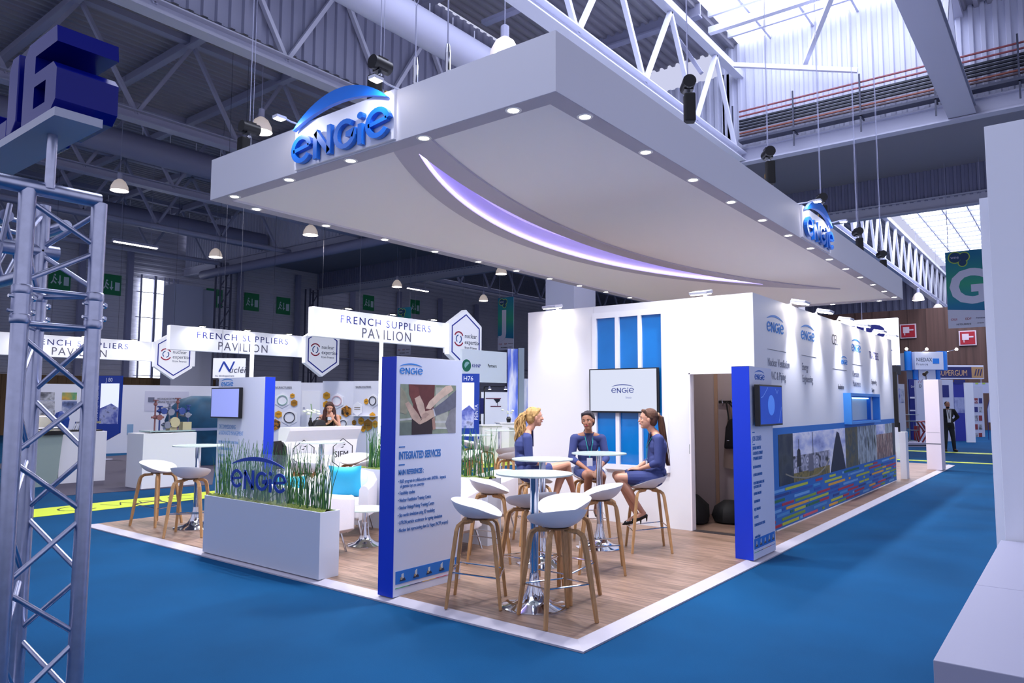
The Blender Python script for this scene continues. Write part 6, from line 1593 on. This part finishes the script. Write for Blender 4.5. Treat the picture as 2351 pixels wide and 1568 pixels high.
def face(par, c, M, s=1.0, brow='#2c1c14'):
    def q(x, y, z): return Vector(c) + M @ (Vector((x, y, z)) * s)
    for y in (1, -1):
        b = MB(); ell(b, q(.0695, .031 * y, .010), .0115 * s, .0135 * s, .0062 * s, M, 12); e_ = b.build('eye', eye_w, par, smooth=True)
        b = MB(); ell(b, q(.0765, .031 * y, .010), .0055 * s, .0068 * s, .0060 * s, M, 10); b.build('iris', eye_i, e_, smooth=True)
        b = MB(); b.tube([q(.083, .014 * y, .026), q(.084, .030 * y, .032), q(.074, .048 * y, .027)], [.003 * s, .0032 * s, .0018 * s], 6); b.build('eyebrow', mat('brow' + brow, brow, .8), par)
    b = MB(); b.tube([q(.080, .020, -.050), q(.088, .008, -.047), q(.0885, 0, -.0485), q(.088, -.008, -.047), q(.080, -.020, -.050)], [.0022 * s, .0048 * s, .0045 * s, .0048 * s, .0022 * s], 8)
    b.tube([q(.080, .018, -.053), q(.0865, 0, -.057), q(.080, -.018, -.053)], [.002 * s, .0055 * s, .002 * s], 8); b.build('lips', lip_m, par, smooth=True)
def hair_cap(b, c, M, s=1.0, low=0.0):
    def q(x, y, z): return Vector(c) + M @ (Vector((x, y, z)) * s)
    ell(b, q(-.030, 0, .044), .096 * s, .086 * s, .090 * s, M); ell(b, q(-.055, 0, .0), .062 * s, .080 * s, .085 * s, M)
    for y in (1, -1): caps(b, q(.044, .044 * y, .094), .022 * s, q(-.03, .072 * y, .02), .020 * s, 10)
    caps(b, q(.05, .03, .098), .020 * s, q(.05, -.03, .098), .020 * s, 10)
def hair_mat(name, c1, c2):
    if name in MATS: return MATS[name]
    m = photo_mat(name, [c1, c2, c1], 30, (1, 1, .12)); m.node_tree.nodes['Principled BSDF'].inputs['Roughness'].default_value = .75; return m
def strands(b, path, n, spread, wig, freq, r=.010, seed=1, flat=1.0):
    rr = random.Random(seed); path = [Vector(p) for p in path]; m = len(path)
    for k in range(n):
        a = rr.random() * 2 * PI; d = rr.random() ** .5; ph = rr.random() * 6; pts = []
        for i in range(m * 4 - 3):
            t_ = i / 4; j = min(int(t_), m - 2); f = t_ - j; p = path[j].lerp(path[j + 1], f)
            sp = spread[j] * (1 - f) + spread[j + 1] * f
            pts.append(p + Vector((math.cos(a) * d * sp + wig * math.sin(freq * t_ + ph), math.sin(a) * d * sp * flat + wig * math.cos(freq * t_ + ph * 1.3), 0)))
        L_ = len(pts); b.tube(pts, [r * (1 - .65 * i / L_) for i in range(L_)], 6)
def rotm(yaw, pitch=0, roll=0):
    return Matrix.Rotation(math.radians(yaw), 3, 'Z') @ Matrix.Rotation(math.radians(pitch), 3, 'Y') @ Matrix.Rotation(math.radians(roll), 3, 'X')
def body(par, J, sk, voxel=.0055, hs=.96, f=1.0, curl=(.5, .5)):
    b = MB(); g = J.get
    ell(b, J['pel'], .105 * f, .155 * f, .11); ell(b, J['waist'], .085 * f, .115 * f, .12); ell(b, J['chest'], .092 * f, .135 * f, .14)
    chain(b, [(J['chest'], .08), (J['neckb'], .055)]); chain(b, [(J['neckb'], .052 * f), (J['neck'], .046 * f), (Vector(J['head']) + Vector((-.02, 0, -.04)), .046)])
    head(b, J['head'], J['HM'], hs)
    for s_ in ('L', 'R'):
        y = 1 if s_ == 'L' else -1
        chain(b, [(J['neckb'], .045), (J['sh' + s_], .048 * f)])
        chain(b, [(J['sh' + s_], .046 * f), (J['el' + s_], .035 * f), ((Vector(J['el' + s_]) * .55 + Vector(J['wr' + s_]) * .45), .033 * f), (J['wr' + s_], .0215 * f)])
        fw, pn, sd = J['hand' + s_]; hand(b, J['wr' + s_], fw, pn, sd, curl[0], .98 * f)
        hp = Vector(J['pel']) + Vector((0, .085 * y, -.02))
        kn, an = Vector(J['kn' + s_]), Vector(J['an' + s_]); cm = kn.lerp(an, .3)
        back = Vector(J.get('calf', (-.012, 0, 0)))
        chain(b, [(hp, .088 * f), (hp.lerp(kn, .5), .074 * f), (kn, .053 * f)]); chain(b, [(kn, .052 * f), (cm + back, .051 * f), (kn.lerp(an, .65), .037 * f), (an, .029 * f)])
        chain(b, [(an, .03), (Vector(an).lerp(Vector(J['toe' + s_]), .55), .028), (J['toe' + s_], .02)])
    return melt(b, 'body', sk, par, voxel, 3)
def pump(par, an, toe, heel_dir=(0, 0, -1), heel=.075, m=None):
    an, toe = Vector(an), Vector(toe); d = (toe - an).normalized(); hd = Vector(heel_dir)
    m = m or mat('black_patent', '#08080a', .2)
    b = MB(); hb_ = an - d * .02 + hd * .035
    chain(b, [(hb_, .027), (an.lerp(toe, .5) + hd * .022, .03), (toe + hd * .004, .027), (toe + d * .04, .010)], 12, .9)
    b.tube([hb_ - d * .02, hb_ - d * .022 + hd * heel], [.015, .0045], 8)
    b.build('high_heel_shoe', m, par, smooth=True)
def jacket(par, J, m, sleeve=.72, f=1.0, hem=None):
    b = MB()
    pl = Vector(J['pel'])
    ell(b, pl + Vector((0, 0, .03)), .125 * f, .170 * f, .10); ell(b, J['waist'], .108 * f, .138 * f, .13); ell(b, J['chest'], .112 * f, .155 * f, .135)
    chain(b, [(J['waist'], .1), (J['chest'], .098), (Vector(J['neckb']) + Vector((-.012, 0, -.045)), .066)])
    ell(b, pl + Vector((-.09, 0, .05)), .05, .13, .06)
    for s_ in ('L', 'R'):
        nb = Vector(J['neckb']) + Vector((-.01, 0, -.035)); chain(b, [(nb, .056), (J['sh' + s_], .060 * f)])
        el_, wr = Vector(J['el' + s_]), Vector(J['wr' + s_]); cf = el_.lerp(wr, sleeve - .5 if sleeve < 1.2 else .9)
        chain(b, [(J['sh' + s_], .061 * f), (Vector(J['sh' + s_]).lerp(el_, .5), .055 * f), (el_, .050 * f), (cf, .045 * f)])
    return melt(b, 'jacket', m, par, .006, 3)
def seated(label, loc, deg, J, sk, hairc, kind, skirt_end=.72, yaw=0, pitch=0, roll=0, cross=None, badge=True, brow='#2c1c14'):
    t = thing('person', label, 'person', (*loc, ZP), math.radians(deg), 'women in royal blue suits on bar stools')
    J['HM'] = rotm(yaw, pitch, roll)
    body(t, J, sk, f=.94)
    face(t, J['head'], J['HM'], .96, brow)
    jacket(t, J, suit, .80, .90 if kind == 'dark' else .93)
    b = MB(); pl = Vector(J['pel'])
    ell(b, pl + Vector((0, 0, -.01)), .128, .172, .105)
    for s_ in ('L', 'R'):
        y = 1 if s_ == 'L' else -1; hp = pl + Vector((0, .08 * y, -.015)); kn = Vector(J['kn' + s_]); e_ = hp.lerp(kn, skirt_end)
        chain(b, [(hp, .098), (hp.lerp(e_, .5), .086), (e_, .076)])
    m1 = pl + Vector((0, 0, -.015)); kn = (Vector(J['knL']) + Vector(J['knR'])) / 2; chain(b, [(m1, .095), (m1.lerp(kn, skirt_end * .95), .07)])
    melt(b, 'skirt', suit, t, .006, 3)
    for s_ in ('L', 'R'): pump(t, J['an' + s_], J['toe' + s_])
    if badge:
        nb, ch, M = Vector(J['neckb']), Vector(J['chest']), Matrix.Identity(3)
        bd = Vector((ch.x + .125, 0, ch.z - .20)); b = MB()
        for y in (.045, -.045): b.tube([nb + Vector((-.03, y * .9, .03)), nb + Vector((.035, y * 1.1, -.02)), ch + Vector((.118, y * .85, .03)), bd + Vector((0, 0, .05))], .006, 4, ry=.0025)
        b.build('lanyard', lan, t)
        b = MB(); b.box(bd.x - .004, bd.x + .003, -.035, .035, bd.z - .06, bd.z + .05); b.build('badge', white_g, t)
    nb, ch = Vector(J['neckb']), Vector(J['chest']); b = MB()
    bot = ch + Vector((.113, 0, .0)); top = nb + Vector((.050, 0, .012)); vv = (top - bot); Lv = vv.length; vv.normalize()
    b.prism([(0, 0), (.052, Lv), (-.052, Lv)], bot, UY, vv, .006, -.002); b.build('blouse', mat('blouse_navy', '#1a2048', .8), t)
    b = MB()
    for y in (1, -1): b.stroke([(0, -.01), (.056 * y, Lv + .01)], .012, bot, UY, vv, .008)
    b.build('jacket_trim', mat('trim_dark', '#232c5c', .7), t)
    b = MB(); hair_cap(b, J['head'], J['HM'], .97)
    hm = hair_mat('hair_' + kind, *hairc)
    H = Vector(J['head']); Mh = J['HM']
    def q(x, y, z): return H + Mh @ Vector((x, y, z))
    tie = q(-.115, 0, .055 if kind != 'dark' else .01)
    caps(b, q(-.08, 0, .05 if kind != 'dark' else .02), .045, tie, .026, 10)
    hc = melt(b, 'hair', hm, t, .005, 2)
    b = MB()
    if kind == 'curly':
        P_ = [tie, q(-.15, 0, .04), q(-.18, 0, -.03), q(-.185, 0, -.12), q(-.19, 0, -.20), q(-.20, 0, -.27)]
        strands(b, P_, 46, [.012, .035, .052, .062, .062, .045], .012, 2.6, .011, 3)
    elif kind == 'long':
        P_ = [tie, q(-.15, 0, .03), q(-.165, 0, -.08), q(-.185, 0, -.22), q(-.215, 0, -.36), q(-.245, 0, -.50)]
        strands(b, P_, 40, [.010, .03, .036, .036, .03, .016], .003, 1.0, .010, 5)
    else:
        P_ = [tie, q(-.12, -.01, -.04), q(-.10, -.06, -.11), q(-.07, -.085, -.17), q(-.05, -.085, -.22)]
        strands(b, P_, 30, [.012, .025, .026, .024, .012], .003, 1.0, .009, 7)
    b.build('ponytail', hm, hc, smooth=True)
    b = MB(); b.tube([tie + Mh @ Vector((.004, 0, .0)), tie + Mh @ Vector((-.010, 0, -.002))], .028, 12); b.build('hair_tie', mat('hair_tie_tan', '#b08a6a', .6), hc)
    return t
# woman on the right, in profile towards the left of the picture
J = dict(pel=(-.065, 0, .80), waist=(-.10, 0, .96), chest=(-.115, 0, 1.12), neckb=(-.085, 0, 1.265), neck=(-.045, 0, 1.32), head=(-.005, 0, 1.425),
         shL=(-.10, .155, 1.215), shR=(-.10, -.155, 1.215), elL=(-.08, .205, .965), elR=(-.08, -.205, .965), wrL=(.10, .075, .885), wrR=(.12, -.07, .875),
         handL=((.8, -.62, .05), (0, -.4, -.9), -1), handR=((.75, .66, .12), (0, .5, -.85), 1),
         knL=(.335, .085, .79), knR=(.335, -.075, .80), anL=(.06, .05, .40), anR=(.11, -.05, .355), toeL=(.16, .05, .335), toeR=(.235, -.05, .285))
seated('person in a royal blue suit with very long brown ponytail, seated at the right', (3.17, 1.16), 128, J, skin_l, ('#2a1610', '#5c3826'), 'long', .66, 0, -2)
# woman on the left, legs crossed, in profile towards the right
J = dict(pel=(-.075, 0, .80), waist=(-.14, 0, .95), chest=(-.14, 0, 1.11), neckb=(-.09, 0, 1.265), neck=(-.045, 0, 1.325), head=(.0, 0, 1.435),
         shL=(-.12, .155, 1.20), shR=(-.12, -.155, 1.20), elL=(-.09, .20, .95), elR=(-.11, -.205, .95), wrL=(.10, .05, .895), wrR=(.11, -.075, .89),
         handL=((.85, -.5, -.05), (0, -.4, -.9), -1), handR=((.85, .5, -.1), (0, .4, -.9), 1),
         knL=(.36, .05, .80), knR=(.375, -.02, .885), anL=(.20, .02, .40), anR=(.50, .10, .50), toeL=(.31, .03, .335), toeR=(.60, .12, .44))
seated('person in a royal blue suit with curly blonde ponytail, seated with crossed legs', (2.72, 2.38), -42, J, skin_l, ('#7c5630', '#c09a60'), 'curly', .5, 0, -2, badge=False, brow='#7c5a3a')
# woman in the middle, facing the camera
J = dict(pel=(-.06, 0, .79), waist=(-.08, 0, .95), chest=(-.05, 0, 1.09), neckb=(-.01, 0, 1.225), neck=(.01, -.003, 1.285), head=(.045, -.015, 1.385),
         shL=(-.03, .17, 1.17), shR=(-.03, -.17, 1.17), elL=(.02, .215, .93), elR=(.02, -.215, .93), wrL=(.245, .055, .80), wrR=(.235, -.05, .81),
         handL=((.85, -.25, -.45), (-.2, -.1, -.9), -1), handR=((.85, .25, -.45), (-.2, .1, -.9), 1),
         knL=(.34, .10, .74), knR=(.33, -.06, .745), anL=(.20, .05, .34), anR=(.22, -.07, .34), toeL=(.31, .06, .275), toeR=(.33, -.09, .275))
seated('person in a royal blue suit with dark hair and a teal lanyard, facing the camera', (3.48, 2.12), 222, J, skin_d, ('#0c0a10', '#241c28'), 'dark', .62, -26, 4, 6)
# bracelet of the right-hand woman omitted parts stay small
# ---- standing man far down the aisle
t = thing('person', 'person in a black suit with a white shirt standing alone in the far right aisle', 'person', (24.95, .92, 0), math.radians(205))
J = dict(pel=(0, 0, .93), waist=(0, 0, 1.08), chest=(0, 0, 1.27), neckb=(-.01, 0, 1.44), neck=(0, 0, 1.50), head=(.015, 0, 1.60),
         shL=(-.01, .19, 1.40), shR=(-.01, -.19, 1.40), elL=(-.05, .33, 1.19), elR=(.0, -.26, 1.12), wrL=(-.06, .16, 1.03), wrR=(.06, -.27, .88),
         handL=((0, -.8, -.4), (1, 0, 0), 1), handR=((0, 0, -1), (0, 1, 0), 1),
         knL=(.02, .13, .49), knR=(.03, -.10, .49), anL=(-.01, .17, .085), anR=(0, -.12, .085), toeL=(.15, .19, .03), toeR=(.15, -.14, .03), calf=(-.02, 0, 0), HM=rotm(0, 0))
body(t, J, skin_d, .009, 1.0, 1.05); face(t, J['head'], J['HM'], 1.0)
bs = mat('black_suit', '#111118', .8)
b = MB(); ell(b, (0, 0, .95), .13, .18, .12); ell(b, J['waist'], .125, .165, .15); ell(b, J['chest'], .13, .19, .16)
for s_ in ('L', 'R'):
    chain(b, [((-.02, 0, 1.41), .07), (J['sh' + s_], .07)]); chain(b, [(J['sh' + s_], .07), (J['el' + s_], .056), (Vector(J['el' + s_]).lerp(Vector(J['wr' + s_]), .9), .045)])
    y = 1 if s_ == 'L' else -1; chain(b, [((0, .08 * y, .92), .11), ((0, .10 * y, .80), .10)])
melt(b, 'suit_jacket', bs, t, .01, 3)
b = MB()
for s_ in ('L', 'R'):
    y = 1 if s_ == 'L' else -1; chain(b, [((0, .085 * y, .90), .10), (J['kn' + s_], .07), (J['an' + s_], .055)])
melt(b, 'trousers', mat('dark_jeans', '#161a28', .8), t, .01, 3)
b = MB(); b.prism([(-.05, 1.0), (.05, 1.0), (.075, 1.44), (-.075, 1.44)], (.128, 0, 0), UY, UZ, .012); b.build('shirt', mat('shirt_white', '#c4c6d2', .7), t)
b = MB(); b.prism([(-.008, 1.12), (.008, 1.12), (.05, 1.44), (.03, 1.44)], (.142, 0, 0), UY, UZ, .003); b.prism([(-.008, 1.12), (.008, 1.12), (-.03, 1.44), (-.05, 1.44)], (.142, 0, 0), UY, UZ, .003); b.build('lanyard', black, t)
for s_ in ('L', 'R'):
    b = MB(); a_, c_ = Vector(J['an' + s_]), Vector(J['toe' + s_]); chain(b, [(a_ + Vector((-.03, 0, -.04)), .042), (c_ + Vector((0, 0, .012)), .038)]); b.build('shoe', mat('brown_shoe', '#2a1c18', .5), t, smooth=True)
b = MB(); c_ = Vector(J['head']); ell(b, c_ + Vector((-.03, 0, .045)), .092, .082, .085); ell(b, c_ + Vector((.045, 0, -.085)), .045, .052, .04); melt(b, 'hair', mat('hair_black', '#141014', .7), t, .008, 2)
# ---- woman behind the curved counter
p = gz(757, 15.1); ang = math.atan2((CAM - p).y, (CAM - p).x)
t = thing('person', 'person with long brown hair in a black top holding a phone behind the curved counter', 'person', p, ang)
J = dict(pel=(0, 0, .90), waist=(0, 0, 1.05), chest=(0, 0, 1.22), neckb=(.0, 0, 1.37), neck=(.015, 0, 1.43), head=(.04, 0, 1.51),
         shL=(0, .165, 1.33), shR=(0, -.165, 1.33), elL=(.06, .21, 1.12), elR=(.06, -.22, 1.12), wrL=(.17, .07, 1.30), wrR=(.20, -.02, 1.20),
         handL=((.0, -.3, .95), (-1, 0, 0), -1), handR=((.2, .6, .6), (-.5, 0, .8), 1),
         knL=(0, .09, .48), knR=(0, -.09, .48), anL=(0, .09, .08), anR=(0, -.09, .08), toeL=(.14, .1, .03), toeR=(.14, -.1, .03), HM=rotm(0, 22))
body(t, J, skin_l, .008, .96, .95); face(t, J['head'], J['HM'], .96)
b = MB(); ell(b, J['pel'], .125, .165, .14); ell(b, J['waist'], .10, .13, .15); ell(b, J['chest'], .112, .148, .13)
for y in (1, -1): chain(b, [((0, .07 * y, 1.28), .05), ((-.005, .085 * y, 1.37), .026)]); chain(b, [((0, .08 * y, .88), .10), ((0, .09 * y, .5), .08), ((0, .09 * y, .12), .06)])
melt(b, 'black_dress', mat('black_cloth', '#0e0c12', .8), t, .009, 3)
b = MB(); hair_cap(b, J['head'], J['HM'], .98); hc = melt(b, 'hair', hair_mat('hair_auburn', '#1c0e0c', '#4a2620'), t, .008, 2)
b = MB(); c_ = Vector(J['head'])
for y in (1, -1): strands(b, [c_ + Vector((-.02, .05 * y, .07)), c_ + Vector((.0, .09 * y, -.05)), c_ + Vector((.03, .105 * y, -.18)), c_ + Vector((.06, .10 * y, -.36))], 26, [.02, .028, .035, .03], .008, 2.2, .012, 4 + y)
b.build('long_locks', hair_mat('hair_auburn', '#1c0e0c', '#4a2620'), hc, smooth=True)
b = MB(); b.box(.235, .245, -.035, .04, 1.27, 1.33); b.build('phone', mat('phone_silver', '#b8bcc8', .3), t)
